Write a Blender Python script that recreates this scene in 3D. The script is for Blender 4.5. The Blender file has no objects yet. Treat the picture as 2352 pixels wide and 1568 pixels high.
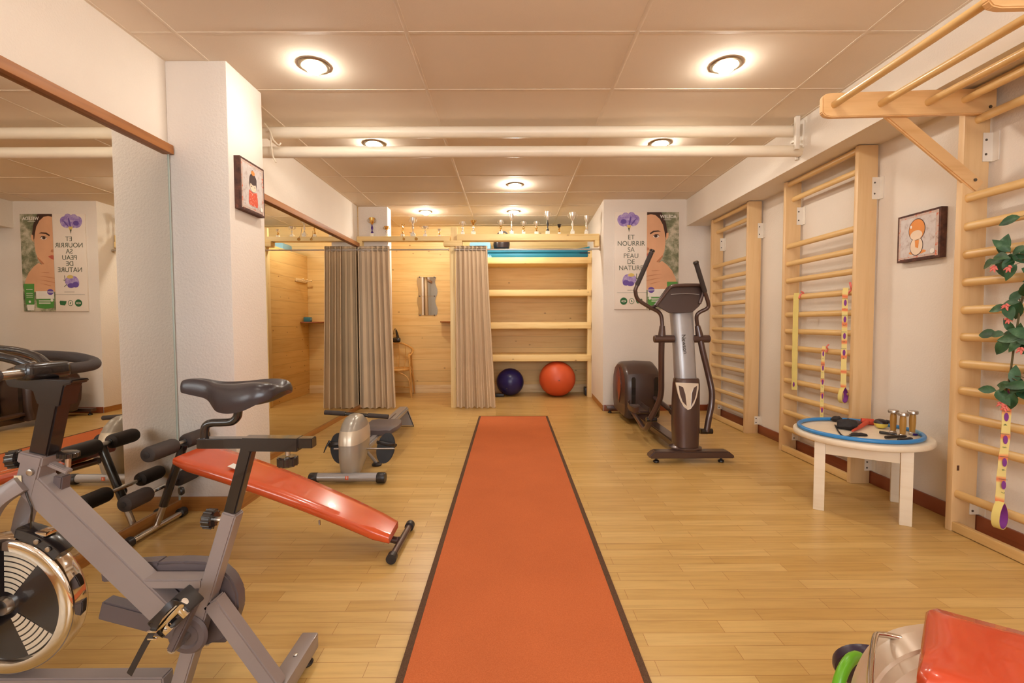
import bpy, bmesh, math, random
from mathutils import Vector, Matrix
random.seed(7)
PI = math.pi
scene = bpy.context.scene
COL = scene.collection

# ------------------------------------------------------------------ camera
F_PX, PITCH, YAW, ROLL, EYE = 1074.3, .0411, .003, -.0036, 1.115
cp, sp = math.cos(PITCH), math.sin(PITCH)
cy, sy = math.cos(YAW), math.sin(YAW)
_f = Vector((sy*cp, cy*cp, -sp)); _r = Vector((cy, -sy, 0)); _u = _r.cross(_f)
_c, _s = math.cos(ROLL), math.sin(ROLL)
CR = _c*_r + _s*_u; CU = -_s*_r + _c*_u; CF = _f
cam_d = bpy.data.cameras.new('camera')
cam = bpy.data.objects.new('camera', cam_d); COL.objects.link(cam)
m = Matrix((CR, CU, -CF)).transposed().to_4x4()
m.translation = Vector((0, 0, EYE))
cam.matrix_world = m
cam_d.sensor_width = 36.0
cam_d.lens = F_PX/2352*36
cam_d.clip_start = .02
scene.camera = cam
cam['label'] = 'camera'

def ray(x, y):
    return CR*((x-1176)/F_PX) - CU*((y-784)/F_PX) + CF
def py(x, y, Y):          # the point at depth Y seen at a place of the photograph
    d = ray(x, y); t = Y/d.y
    return Vector((d.x*t, Y, EYE + d.z*t))
def px(x, y, X):
    d = ray(x, y); t = X/d.x
    return Vector((X, d.y*t, EYE + d.z*t))
def pz(x, y, Z=0):
    d = ray(x, y); t = (Z-EYE)/d.z
    return Vector((d.x*t, d.y*t, Z))

# ------------------------------------------------------------------ materials
def srgb(r, g, b):
    f = lambda c: (c/255/12.92) if c/255 <= .04045 else ((c/255+.055)/1.055)**2.4
    return (f(r), f(g), f(b), 1)
class NT:
    def __init__(s, name):
        s.m = bpy.data.materials.new(name); s.m.use_nodes = True
        s.n = s.m.node_tree.nodes; s.l = s.m.node_tree.links
        s.b = s.n['Principled BSDF']
    def add(s, t, **kw):
        n = s.n.new(t)
        for k, v in kw.items():
            if k in n.inputs: n.inputs[k].default_value = v
            else: setattr(n, k, v)
        return n
    def link(s, a, b): s.l.new(a, b)
    def bump(s, h, strength=.3, dist=.002):
        b = s.add('ShaderNodeBump'); b.inputs['Strength'].default_value = strength
        b.inputs['Distance'].default_value = dist
        s.link(h, b.inputs['Height']); s.link(b.outputs[0], s.b.inputs['Normal'])
    def coords(s, scale=(1, 1, 1)):
        tc = s.add('ShaderNodeTexCoord'); mp = s.add('ShaderNodeMapping')
        mp.inputs['Scale'].default_value = scale
        s.link(tc.outputs['Object'], mp.inputs['Vector'])
        return mp.outputs['Vector']
    def noise(s, vec, scale=5, detail=3, rough=.5):
        n = s.add('ShaderNodeTexNoise', Scale=scale, Detail=detail, Roughness=rough)
        s.link(vec, n.inputs['Vector']); return n.outputs['Fac']
    def ramp(s, fac, stops):
        r = s.add('ShaderNodeValToRGB'); e = r.color_ramp.elements
        while len(e) < len(stops): e.new(.5)
        for i, (p, c) in enumerate(stops): e[i].position = p; e[i].color = c
        s.link(fac, r.inputs['Fac']); return r.outputs['Color']
    def mix(s, fac, a, b, mode='MIX'):
        x = s.add('ShaderNodeMix', data_type='RGBA', blend_type=mode)
        for sock, v in ((x.inputs[0], fac), (x.inputs[6], a), (x.inputs[7], b)):
            if hasattr(v, 'links') or isinstance(v, bpy.types.NodeSocket): s.link(v, sock)
            else: sock.default_value = v
        return x.outputs[2]
def scale_c(c, k): return (c[0]*k, c[1]*k, c[2]*k, 1)

def plain(name, col, rough=.5, metal=0, coat=0, var=.08, nscale=8, bump=0, bscale=200, spec=None):
    t = NT(name); b = t.b
    v = t.coords()
    n = t.noise(v, nscale, 3)
    c = t.ramp(n, [(.3, scale_c(col, 1-var)), (.7, scale_c(col, 1+var*.6))])
    t.link(c, b.inputs['Base Color'])
    b.inputs['Roughness'].default_value = rough
    b.inputs['Metallic'].default_value = metal
    b.inputs['Coat Weight'].default_value = coat
    if spec is not None: b.inputs['Specular IOR Level'].default_value = spec
    if bump: t.bump(t.noise(v, bscale, 2), bump, .002)
    return t.m

def wood(name, col, dark, axis='x', plank=None, rough=.45, knots=0, streak=1.0, plank_var=.12, off=0.0):
    """long grained wood; plank = (axis letter across the boards, board width)"""
    t = NT(name); b = t.b
    a = 'xyz'.index(axis)
    sc = [26, 26, 26]; sc[a] = 1.6
    tc = t.add('ShaderNodeTexCoord')
    vec = tc.outputs['Object']
    pl = None
    if plank:
        sep = t.add('ShaderNodeSeparateXYZ'); t.link(vec, sep.inputs[0])
        d = t.add('ShaderNodeMath', operation='DIVIDE'); t.link(sep.outputs['xyz'.index(plank[0])], d.inputs[0]); d.inputs[1].default_value = plank[1]
        ad = t.add('ShaderNodeMath', operation='ADD'); t.link(d.outputs[0], ad.inputs[0]); ad.inputs[1].default_value = off
        fl = t.add('ShaderNodeMath', operation='FLOOR'); t.link(ad.outputs[0], fl.inputs[0])
        fr = t.add('ShaderNodeMath', operation='FRACT'); t.link(ad.outputs[0], fr.inputs[0])
        wn = t.add('ShaderNodeTexWhiteNoise', noise_dimensions='1D'); t.link(fl.outputs[0], wn.inputs['W'])
        va = t.add('ShaderNodeVectorMath', operation='SCALE'); t.link(wn.outputs['Color'], va.inputs[0]); va.inputs['Scale'].default_value = 9
        v2 = t.add('ShaderNodeVectorMath', operation='ADD'); t.link(vec, v2.inputs[0]); t.link(va.outputs[0], v2.inputs[1])
        vec = v2.outputs[0]
        pl = (wn.outputs['Value'], fr.outputs[0])
    mp = t.add('ShaderNodeMapping'); mp.inputs['Scale'].default_value = sc
    t.link(vec, mp.inputs['Vector'])
    n = t.noise(mp.outputs[0], 1.0, 4, .6)
    c = t.ramp(n, [(.28, dark), (.5, col), (.8, scale_c(col, 1.06))])
    if streak != 1.0: c = t.mix(streak, col, c)
    if pl:
        k = t.ramp(pl[0], [(0, (1-plank_var,)*3+(1,)), (1, (1, 1, 1, 1))])
        c = t.mix(1.0, c, k, 'MULTIPLY')
    if knots:
        ks = [8.5, 8.5, 8.5]; ks[a] = 4.5
        mk = t.add('ShaderNodeMapping'); mk.inputs['Scale'].default_value = ks
        t.link(vec, mk.inputs['Vector'])
        vo = t.add('ShaderNodeTexVoronoi', Scale=1.0); t.link(mk.outputs[0], vo.inputs['Vector'])
        kk = t.ramp(vo.outputs['Distance'], [(.0, (1, 1, 1, 1)), (.05, (.85, .85, .85, 1)), (.10, (0, 0, 0, 1))])
        kf = t.add('ShaderNodeMath', operation='MULTIPLY'); t.link(kk, kf.inputs[0]); kf.inputs[1].default_value = knots
        c = t.mix(kf.outputs[0], c, srgb(120, 66, 30))
    if pl:
        g = t.ramp(pl[1], [(0, (1, 1, 1, 1)), (.022, (0, 0, 0, 1)), (.982, (0, 0, 0, 1)), (1, (1, 1, 1, 1))])
        gf = t.add('ShaderNodeMath', operation='MULTIPLY'); t.link(g, gf.inputs[0]); gf.inputs[1].default_value = .7
        c = t.mix(gf.outputs[0], c, scale_c(dark, .4))
    t.link(c, b.inputs['Base Color'])
    b.inputs['Roughness'].default_value = rough
    t.bump(n, .12, .001)
    return t.m

def parquet():
    t = NT('oak_parquet'); b = t.b
    tc = t.add('ShaderNodeTexCoord')
    br = t.add('ShaderNodeTexBrick', offset=.37, offset_frequency=2, squash=1.0, squash_frequency=3)
    br.inputs['Scale'].default_value = 1.0
    br.inputs['Mortar Size'].default_value = .0011
    br.inputs['Mortar Smooth'].default_value = .3
    br.inputs['Bias'].default_value = -.1
    br.inputs['Brick Width'].default_value = .47
    br.inputs['Row Height'].default_value = .068
    br.inputs['Color1'].default_value = srgb(214, 176, 110)
    br.inputs['Color2'].default_value = srgb(198, 156, 88)
    br.inputs['Mortar'].default_value = srgb(166, 118, 60)
    t.link(tc.outputs['Object'], br.inputs['Vector'])
    # grain
    mp = t.add('ShaderNodeMapping'); mp.inputs['Scale'].default_value = (3, 42, 1)
    t.link(tc.outputs['Object'], mp.inputs['Vector'])
    n = t.noise(mp.outputs[0], 1.0, 6, .62)
    g = t.ramp(n, [(.25, (.80, .76, .70, 1)), (.55, (1, 1, 1, 1)), (.8, (1.06, 1.05, 1.02, 1))])
    c = t.mix(1.0, br.outputs['Color'], g, 'MULTIPLY')
    n2 = t.noise(tc.outputs['Object'], .9, 2)
    g2 = t.ramp(n2, [(.3, (.93, .91, .88, 1)), (.7, (1.0, 1.0, 1.0, 1))])
    c = t.mix(1.0, c, g2, 'MULTIPLY')
    t.link(c, b.inputs['Base Color'])
    mr = t.ramp(n, [(0, (.36,)*3+(1,)), (1, (.25,)*3+(1,))])
    t.link(mr, b.inputs['Roughness'])
    b.inputs['Specular IOR Level'].default_value = .42
    t.bump(br.outputs['Fac'], -.15, .001)
    return t.m

def wallpaper(name, col, strength=.5, sc=95):
    t = NT(name); b = t.b
    v = t.coords()
    n = t.noise(v, sc, 3, .6)
    n2 = t.noise(v, 3, 2)
    c = t.ramp(n2, [(.3, scale_c(col, .97)), (.7, col)])
    t.link(c, b.inputs['Base Color'])
    b.inputs['Roughness'].default_value = .9
    b.inputs['Specular IOR Level'].default_value = .2
    t.bump(n, strength, .004)
    return t.m

def weave(name, col, dark, sc=260, rough=.9):
    t = NT(name); b = t.b
    v = t.coords()
    n = t.noise(v, sc, 2, .7)
    n2 = t.noise(v, 2.2, 3)
    c = t.ramp(n, [(.3, dark), (.7, col)])
    c2 = t.ramp(n2, [(.3, (.9, .9, .9, 1)), (.7, (1, 1, 1, 1))])
    c = t.mix(1.0, c, c2, 'MULTIPLY')
    t.link(c, b.inputs['Base Color'])
    b.inputs['Roughness'].default_value = rough
    b.inputs['Specular IOR Level'].default_value = .15
    t.bump(n, .4, .002)
    return t.m

def emitter(name, col, power):
    t = NT(name)
    t.b.inputs['Base Color'].default_value = col
    t.b.inputs['Emission Color'].default_value = col
    t.b.inputs['Emission Strength'].default_value = power
    return t.m

def strap_mat():
    """yellow elastic band printed with orange waves; object z runs along it"""
    t = NT('printed_elastic')
    tc = t.add('ShaderNodeTexCoord')
    w = t.add('ShaderNodeTexWave', wave_type='BANDS', bands_direction='Z', Scale=3.0, Distortion=4.0, Detail=1.0)
    t.link(tc.outputs['Object'], w.inputs['Vector'])
    c = t.ramp(w.outputs['Color'], [(0, srgb(233, 128, 84)), (.16, srgb(240, 190, 120)), (.3, srgb(236, 214, 138))])
    t.link(c, t.b.inputs['Base Color']); t.b.inputs['Roughness'].default_value = .85
    return t.m

def blotch(name, stops, scale=18, rough=.7, detail=5, mapping=(1, 1, 1)):
    t = NT(name)
    n = t.noise(t.coords(mapping), scale, detail, .65)
    t.link(t.ramp(n, stops), t.b.inputs['Base Color'])
    t.b.inputs['Roughness'].default_value = rough
    return t.m

M = {}
M['floor'] = parquet()
M['wall'] = wallpaper('white_wallpaper', srgb(238, 226, 212))
M['pillar'] = wallpaper('pillar_wallpaper', srgb(238, 227, 216), .7, 70)
M['ceiling'] = wallpaper('ceiling_tile', srgb(240, 224, 204), .25, 300)
M['grid'] = plain('grid_bar', srgb(232, 214, 192), .6)
M['pipe'] = plain('pipe_paint', srgb(240, 226, 204), .35, var=.03)
M['pine_x'] = wood('pine_boards', srgb(240, 204, 136), srgb(228, 184, 114), 'x', ('z', .178), knots=.75, plank_var=.10)
M['pine_y'] = wood('pine_boards_side', srgb(238, 200, 132), srgb(226, 180, 110), 'y', ('z', .178), knots=.75, plank_var=.10)
M['pine_beam'] = wood('pine_beam', srgb(244, 212, 148), srgb(232, 190, 120), 'x', knots=.6)
M['pine_post'] = wood('pine_post', srgb(244, 216, 158), srgb(234, 196, 132), 'z', knots=.7)
M['pine_pale'] = wood('pale_pine', srgb(240, 214, 168), srgb(222, 186, 134), 'x')
M['beech_z'] = wood('beech_upright', srgb(226, 188, 138), srgb(214, 170, 118), 'z', rough=.38, streak=.7)
M['beech_y'] = wood('beech_rung', srgb(226, 186, 124), srgb(210, 164, 100), 'y', rough=.3, streak=.7)
M['beech_x'] = wood('beech_arm', srgb(230, 184, 128), srgb(212, 160, 100), 'x', rough=.35, streak=.7)
M['brown_y'] = wood('brown_trim', srgb(168, 106, 48), srgb(142, 84, 34), 'y', rough=.5)
M['redwood'] = wood('red_brown_skirting', srgb(140, 72, 42), srgb(112, 52, 30), 'y', rough=.35)
M['skirt_l'] = wood('brown_skirting', srgb(172, 116, 58), srgb(148, 92, 42), 'y', rough=.35)
M['shelfbrown'] = wood('brown_shelf', srgb(150, 84, 40), srgb(120, 62, 28), 'x', rough=.4)
M['rattan'] = wood('rattan', srgb(214, 164, 92), srgb(176, 122, 58), 'z', rough=.35)
M['table'] = wood('white_laminate_pine', srgb(238, 222, 198), srgb(226, 204, 174), 'x', rough=.4, streak=.5)
M['mirror'] = plain('silvered_glass', (.80, .775, .71, 1), 0.0, 1.0, var=0)
M['mirror_edge'] = plain('mirror_edge', srgb(190, 200, 190), .3)
M['small_mirror'] = plain('small_mirror_glass', (.86, .86, .82, 1), 0.02, 1.0, var=0)
M['black'] = plain('black_paint', srgb(30, 24, 24), .22, coat=.3, var=.05)
M['black_plastic'] = plain('black_plastic', srgb(34, 28, 28), .4, var=.05)
M['foam'] = plain('dark_foam', srgb(58, 48, 44), .75, bump=.3, bscale=400)
M['dark_vinyl'] = plain('saddle_vinyl', srgb(48, 40, 43), .3, bump=.1, bscale=300)
M['saddle_side'] = plain('saddle_side', srgb(66, 54, 58), .55)
M['grey_paint'] = plain('grey_frame_paint', srgb(136, 122, 118), .38, coat=.2, var=.03)
M['grey_dark'] = plain('dark_grey_guard', srgb(92, 80, 80), .4, var=.04)
M['brown_plastic'] = plain('dark_brown_plastic', srgb(66, 46, 40), .38, var=.05, coat=.15)
M['brown_metal'] = plain('brown_metal_paint', srgb(82, 60, 54), .28, metal=.3, var=.05, coat=.3)
M['silver'] = plain('silver_paint', srgb(166, 162, 162), .32, metal=.35, var=.03)
M['silver_warm'] = plain('silver_shell', srgb(168, 160, 148), .28, metal=.3, var=.04)
M['silver_band'] = plain('pale_band', srgb(214, 200, 178), .3, metal=.3, var=.03)
M['steel'] = plain('satin_steel', srgb(190, 182, 174), .28, metal=1.0, var=.04)
M['chrome'] = plain('chrome', srgb(220, 214, 206), .08, metal=1.0, var=.02)
M['trophy_silver'] = plain('trophy_silver', srgb(238, 230, 218), .2, metal=.7, var=.02)
M['gold'] = plain('gold_plate', srgb(226, 184, 110), .15, metal=1.0, var=.04)
M['orange_vinyl'] = plain('orange_vinyl', srgb(212, 84, 42), .22, coat=.5, var=.05)
M['red_vinyl'] = plain('red_vinyl', srgb(200, 70, 38), .25, coat=.5, var=.05)
M['rug'] = weave('orange_carpet', srgb(208, 114, 68), srgb(190, 98, 54))
M['rug_edge'] = weave('brown_binding', srgb(106, 78, 58), srgb(84, 60, 44))
M['curtain'] = weave('beige_curtain', srgb(226, 200, 168), srgb(218, 191, 158), 500)
M['white_metal'] = plain('white_bracket', srgb(240, 230, 216), .4)
M['screw'] = plain('screw_steel', srgb(110, 104, 98), .35, metal=1)
M['blue_ball'] = plain('dark_blue_rubber', srgb(34, 30, 92), .3, var=.05)
M['orange_ball'] = plain('orange_rubber', srgb(214, 88, 48), .42, var=.04)
M['mat_blue'] = plain('blue_mat', srgb(30, 122, 150), .55, var=.12, nscale=3)
M['mat_dark'] = plain('dark_mat_edge', srgb(22, 50, 70), .6)
M['light_blue'] = plain('light_blue_plastic', srgb(130, 180, 206), .5)
M['bowl'] = plain('black_bowl', srgb(44, 32, 34), .3)
M['hoop'] = plain('blue_hoop', srgb(52, 132, 196), .3, var=.05)
M['teal'] = plain('radio_teal', srgb(60, 130, 150), .4)
M['yellow'] = plain('yellow_rubber', srgb(228, 206, 92), .5)
M['redcloth'] = plain('red_cloth', srgb(206, 74, 48), .6)
M['blackcloth'] = plain('black_cloth', srgb(40, 34, 34), .75, bump=.4)
M['gold_wood'] = wood('dumbbell_wood', srgb(176, 128, 60), srgb(150, 100, 40), 'z', rough=.3)
M['green'] = plain('lime_green', srgb(112, 190, 40), .3)
M['purple_dark'] = plain('dark_violet_disc', srgb(54, 40, 66), .35)
M['machine_white'] = plain('pearl_white_shell', srgb(216, 196, 174), .3, metal=.15, var=.03)
M['purple'] = plain('purple_print', srgb(130, 50, 140), .7)
M['violet'] = plain('violet_stem', srgb(70, 40, 130), .2, metal=.6)
M['marble'] = blotch('cream_marble', [(.35, srgb(232, 218, 196)), (.55, srgb(250, 244, 232)), (.7, srgb(206, 188, 164))], 60, .2)
M['strap_yellow'] = plain('yellow_strap', srgb(226, 204, 120), .8)
M['strap'] = strap_mat()
M['pink'] = plain('pink_flower', srgb(230, 120, 110), .7)
M['cream'] = plain('cream_flower', srgb(240, 220, 180), .7)
M['stem'] = plain('vine_stem', srgb(96, 84, 50), .7)
M['leaf'] = blotch('silk_leaf', [(.3, srgb(26, 60, 34)), (.55, srgb(52, 92, 56)), (.8, srgb(110, 140, 104))], 16, .5)
M['ink'] = plain('dark_ink', srgb(92, 98, 80), .7)
M['ink_green'] = plain('green_ink', srgb(46, 104, 60), .7)
M['poster_white'] = plain('poster_board', srgb(240, 226, 212), .6, var=.01)
M['skin'] = plain('printed_skin', srgb(228, 172, 132), .6, var=.1, nscale=4)
M['skin_dark'] = plain('printed_skin_shade', srgb(196, 130, 92), .6)
M['hair'] = plain('printed_hair', srgb(66, 38, 24), .6)
M['lips'] = plain('printed_lips', srgb(196, 96, 76), .6)
M['photo_bg'] = blotch('printed_foliage', [(.32, srgb(70, 82, 54)), (.48, srgb(128, 130, 100)), (.62, srgb(200, 190, 166)), (.8, srgb(226, 216, 196))], 7, .6)
M['green_print'] = plain('printed_green', srgb(82, 148, 66), .6)
M['white_print'] = plain('printed_white', srgb(240, 234, 226), .6)
M['violet_print'] = blotch('printed_violet', [(.3, srgb(120, 94, 176)), (.5, srgb(164, 138, 200)), (.75, srgb(206, 190, 218))], 26, .6)
M['violet_dark'] = plain('printed_deep_violet', srgb(104, 78, 160), .6)
M['yellow_print'] = plain('printed_yellow', srgb(224, 196, 110), .6)
M['canvas_edge'] = blotch('canvas_dark_edge', [(.35, srgb(66, 40, 34)), (.6, srgb(96, 60, 48)), (.8, srgb(160, 90, 66))], 26, .8)
M['canvas_bg'] = blotch('canvas_pale_ground', [(.3, srgb(176, 150, 140)), (.45, srgb(208, 196, 190)), (.8, srgb(220, 212, 206))], 34, .8)
M['canvas_red'] = blotch('canvas_red_strokes', [(.36, srgb(212, 104, 70)), (.46, srgb(206, 182, 168)), (.62, srgb(196, 170, 156)), (.7, srgb(110, 76, 66))], 30, .8)
M['doll_orange'] = plain('paint_orange', srgb(232, 148, 74), .7)
M['doll_red'] = blotch('paint_red_dots', [(.4, srgb(214, 78, 44)), (.62, srgb(222, 90, 52)), (.68, srgb(240, 210, 190))], 90, .7, 1)
M['doll_skin'] = plain('paint_cream', srgb(240, 214, 186), .7)
M['doll_dark'] = plain('paint_dark_brown', srgb(70, 50, 46), .7)
M['lamp_ring'] = plain('lamp_ring_nickel', srgb(176, 160, 136), .3, metal=.9)
M['bulb'] = emitter('bulb_glow', (1, .94, .83, 1), 225)
M['bulb_added'] = emitter('bulb_glow_soft', (1, .94, .83, 1), 95)  # weaker glow for the added lamps out of view
M['bulb_far'] = emitter('bulb_glow_strong', (1, .94, .83, 1), 430)
M['hole_shade'] = plain('hole_shade_brown', srgb(84, 48, 26), .8)  # dark tone painted as shade in the empty rung hole
M['dark_hole'] = plain('dark_gap', srgb(40, 22, 18), .9)
M['fill_daylight'] = emitter('added_daylight', (.86, .93, 1, 1), 10.5)  # glow of the added rear window, fills the camera-facing sides
M['copper'] = plain('copper_badge', srgb(150, 72, 40), .5)
M['pitch'] = plain('matt_black_rubber', srgb(20, 15, 15), .55)
# ------------------------------------------------------------------ geometry helpers
MW = {}                                   # world matrix of every thing and part
def frame_from(d, up=Vector((0, 0, 1))):
    d = d.normalized()
    if abs(d.dot(up)) > .98: up = Vector((0, 1, 0)) if abs(d.y) < .9 else Vector((1, 0, 0))
    s = d.cross(up).normalized(); u = s.cross(d).normalized()
    return s, u, d
def catmull(pts, n=6, closed=False):
    pts = [Vector(p) for p in pts]
    if len(pts) < 3: return pts
    out = []; N = len(pts)
    rng = range(N) if closed else range(N-1)
    for i in rng:
        if closed: a, b, c, d = pts[(i-1) % N], pts[i], pts[(i+1) % N], pts[(i+2) % N]
        else: a, b, c, d = pts[max(i-1, 0)], pts[i], pts[i+1], pts[min(i+2, N-1)]
        for k in range(n):
            t = k/n
            out.append(.5*((2*b)+(c-a)*t+(2*a-5*b+4*c-d)*t*t+(-a+3*b-3*c+d)*t**3))
    if not closed: out.append(pts[-1])
    return out
class MB:
    def __init__(s, mat=None):
        s.bm = bmesh.new(); s.mats = []; s.cur = 0
        if mat: s.mat(mat)
    def mat(s, k):
        m = M[k] if isinstance(k, str) else k
        if m not in s.mats: s.mats.append(m)
        s.cur = s.mats.index(m); return s
    def _take(s, before_v, before_f):
        pass
    def _merge(s, tmp, Mx=None):
        if Mx is not None: bmesh.ops.transform(tmp, matrix=Mx, verts=tmp.verts)
        vm = {}
        for v in tmp.verts: vm[v] = s.bm.verts.new(v.co)
        for f in tmp.faces:
            try:
                g = s.bm.faces.new([vm[v] for v in f.verts]); g.material_index = s.cur
            except ValueError: pass
        tmp.free(); return s
    def box(s, c, d, bevel=0, Mx=None, seg=2):
        t = bmesh.new(); bmesh.ops.create_cube(t, size=1)
        for v in t.verts: v.co = Vector((v.co.x*d[0], v.co.y*d[1], v.co.z*d[2]))
        if bevel:
            bevel = min(bevel, min(d)*.49)
            bmesh.ops.bevel(t, geom=t.edges[:], offset=bevel, segments=seg, affect='EDGES', profile=.6)
        T = Matrix.Translation(Vector(c))
        return s._merge(t, (Mx @ T) if Mx is not None else T)
    def span(s, x0, x1, y0, y1, z0, z1, bevel=0):
        return s.box(((x0+x1)/2, (y0+y1)/2, (z0+z1)/2), (abs(x1-x0), abs(y1-y0), abs(z1-z0)), bevel)
    def beam(s, a, b, w, h, up=(0, 0, 1), bevel=.003):
        """bar from a to b; w across (side), h along up"""
        a, b = Vector(a), Vector(b); S, U, D = frame_from(b-a, Vector(up))
        R = Matrix((S, U, D)).transposed().to_4x4(); R.translation = (a+b)/2
        t = bmesh.new(); bmesh.ops.create_cube(t, size=1); L = (b-a).length
        for v in t.verts: v.co = Vector((v.co.x*w, v.co.y*h, v.co.z*L))
        if bevel: bmesh.ops.bevel(t, geom=t.edges[:], offset=min(bevel, min(w, h)*.45), segments=2, affect='EDGES')
        return s._merge(t, R)
    def loft(s, rings, cap=True, closed_path=False):
        t = bmesh.new(); vs = [[t.verts.new(p) for p in r] for r in rings]
        n = len(rings[0]); N = len(rings)
        for i in range(N if closed_path else N-1):
            A, B = vs[i], vs[(i+1) % N]
            for j in range(n):
                t.faces.new((A[j], A[(j+1) % n], B[(j+1) % n], B[j]))
        if cap and not closed_path:
            t.faces.new(vs[0][::-1]); t.faces.new(vs[-1])
        bmesh.ops.recalc_face_normals(t, faces=t.faces)
        return s._merge(t)
    def tube(s, pts, r, seg=12, smooth=0, closed=False, flat=1.0, up=(0, 0, 1)):
        pts = [Vector(p) for p in pts]
        rs = r if isinstance(r, (list, tuple)) else None
        if smooth:
            n0 = len(pts); P2 = catmull(pts, smooth, closed)
            if rs:
                m_ = len(P2); rr = []
                for i in range(m_):
                    u = i/smooth; k = min(int(u), n0-2); rr.append(rs[k]+(rs[k+1]-rs[k])*min(u-k, 1))
                rs = rr
            pts = P2
        N = len(pts); rings = []; S = None
        for i in range(N):
            if closed: d = pts[(i+1) % N]-pts[(i-1) % N]
            else: d = pts[min(i+1, N-1)]-pts[max(i-1, 0)]
            if S is None: S, U, D = frame_from(d, Vector(up))
            else:
                D = d.normalized(); S = (S-D*S.dot(D)).normalized(); U = S.cross(D).normalized()
            q = rs[i] if rs else r
            rings.append([pts[i]+S*math.cos(2*PI*j/seg)*q+U*math.sin(2*PI*j/seg)*q*flat for j in range(seg)])
        return s.loft(rings, True, closed)
    def bar(s, pts, w, h, up=(0, 1, 0), smooth=0):
        """rectangular section swept along pts; h along up"""
        pts = catmull(pts, smooth) if smooth else [Vector(p) for p in pts]
        up = Vector(up); N = len(pts); rings = []
        for i in range(N):
            d = (pts[min(i+1, N-1)]-pts[max(i-1, 0)]).normalized()
            S = d.cross(up).normalized(); U = S.cross(d).normalized()
            rings.append([pts[i]+S*a*w/2+U*b*h/2 for a, b in ((1, .8), (.8, 1), (-.8, 1), (-1, .8), (-1, -.8), (-.8, -1), (.8, -1), (1, -.8))])
        return s.loft(rings)
    def lathe(s, prof, c=(0, 0, 0), axis=(0, 0, 1), seg=32, Mx=None, sx=1, sy=1):
        ax = Vector(axis); S, U, D = frame_from(ax, Vector((0, 1, 0)) if abs(ax.z) > .9 else Vector((0, 0, 1)))
        R = Matrix((S, U, D)).transposed().to_4x4(); R.translation = Vector(c)
        t = bmesh.new(); rows = []
        for r, z in prof:
            if r < 1e-6: rows.append([t.verts.new((0, 0, z))])
            else: rows.append([t.verts.new((r*math.cos(2*PI*j/seg)*sx, r*math.sin(2*PI*j/seg)*sy, z)) for j in range(seg)])
        for A, B in zip(rows, rows[1:]):
            for j in range(seg):
                k = (j+1) % seg
                if len(A) == 1 and len(B) == 1: continue
                if len(A) == 1: t.faces.new((A[0], B[j], B[k]))
                elif len(B) == 1: t.faces.new((A[j], A[k], B[0]))
                else: t.faces.new((A[j], A[k], B[k], B[j]))
        closed = prof[0] == prof[-1]
        for row, rev in ((rows[0], True), (rows[-1], False)):
            if len(row) > 1 and not closed: t.faces.new(row[::-1] if rev else row)
        bmesh.ops.recalc_face_normals(t, faces=t.faces)
        return s._merge(t, (Mx @ R) if Mx is not None else R)
    def ball(s, c, r, seg=24, rings=14, Mx=None):
        r = r if isinstance(r, (list, tuple)) else (r, r, r)
        t = bmesh.new(); bmesh.ops.create_uvsphere(t, u_segments=seg, v_segments=rings, radius=1)
        for v in t.verts: v.co = Vector((v.co.x*r[0], v.co.y*r[1], v.co.z*r[2]))
        T = Matrix.Translation(Vector(c))
        return s._merge(t, T if Mx is None else T @ Mx)
    def prism(s, poly, o, U, V, depth, bevel=0):
        """polygon in the plane (o,U,V), pushed along U x V by depth"""
        o, U, V = Vector(o), Vector(U), Vector(V); W = U.cross(V).normalized()
        t = bmesh.new()
        a = [t.verts.new(o+U*x+V*y) for x, y in poly]; b = [t.verts.new(v.co+W*depth) for v in a]
        n = len(a)
        t.faces.new(a[::-1]); t.faces.new(b)
        for i in range(n): t.faces.new((a[i], a[(i+1) % n], b[(i+1) % n], b[i]))
        bmesh.ops.recalc_face_normals(t, faces=t.faces)
        if bevel:
            bmesh.ops.bevel(t, geom=t.edges[:], offset=bevel, segments=2, affect='EDGES')
        return s._merge(t)
    def hull(s, pts, depth_vec, bevel=0):
        """planar outline given as 3-D points, thickened along depth_vec"""
        t = bmesh.new(); D = Vector(depth_vec)
        a = [t.verts.new(Vector(p)-D/2) for p in pts]; b = [t.verts.new(Vector(p)+D/2) for p in pts]
        n = len(a); t.faces.new(a); t.faces.new(b[::-1])
        for i in range(n): t.faces.new((a[i], a[(i+1) % n], b[(i+1) % n], b[i]))
        bmesh.ops.recalc_face_normals(t, faces=t.faces)
        if bevel: bmesh.ops.bevel(t, geom=t.edges[:], offset=bevel, segments=2, affect='EDGES')
        return s._merge(t)
    def surf(s, f, nu, nv, thick=0):
        t = bmesh.new(); g = [[t.verts.new(f(i/nu, j/nv)) for j in range(nv+1)] for i in range(nu+1)]
        for i in range(nu):
            for j in range(nv): t.faces.new((g[i][j], g[i+1][j], g[i+1][j+1], g[i][j+1]))
        return s._merge(t)
    def text(s, body, o, U, V, size, depth=.0006, align='CENTER', squeeze=1.0, bold=0):
        cu = bpy.data.curves.new('lettering', 'FONT'); cu.body = body; cu.size = size
        cu.align_x = align; cu.align_y = 'CENTER'; cu.extrude = depth; cu.offset = bold
        ob = bpy.data.objects.new('lettering', cu); COL.objects.link(ob)
        bpy.context.view_layer.update()
        me = bpy.data.meshes.new_from_object(ob.evaluated_get(bpy.context.evaluated_depsgraph_get()))
        COL.objects.unlink(ob); bpy.data.objects.remove(ob); bpy.data.curves.remove(cu)
        t = bmesh.new(); t.from_mesh(me); bpy.data.meshes.remove(me)
        U, V = Vector(U).normalized()*squeeze, Vector(V).normalized(); W = U.cross(V).normalized()
        R = Matrix((U, V, W)).transposed().to_4x4(); R.translation = Vector(o)
        return s._merge(t, R)
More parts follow.
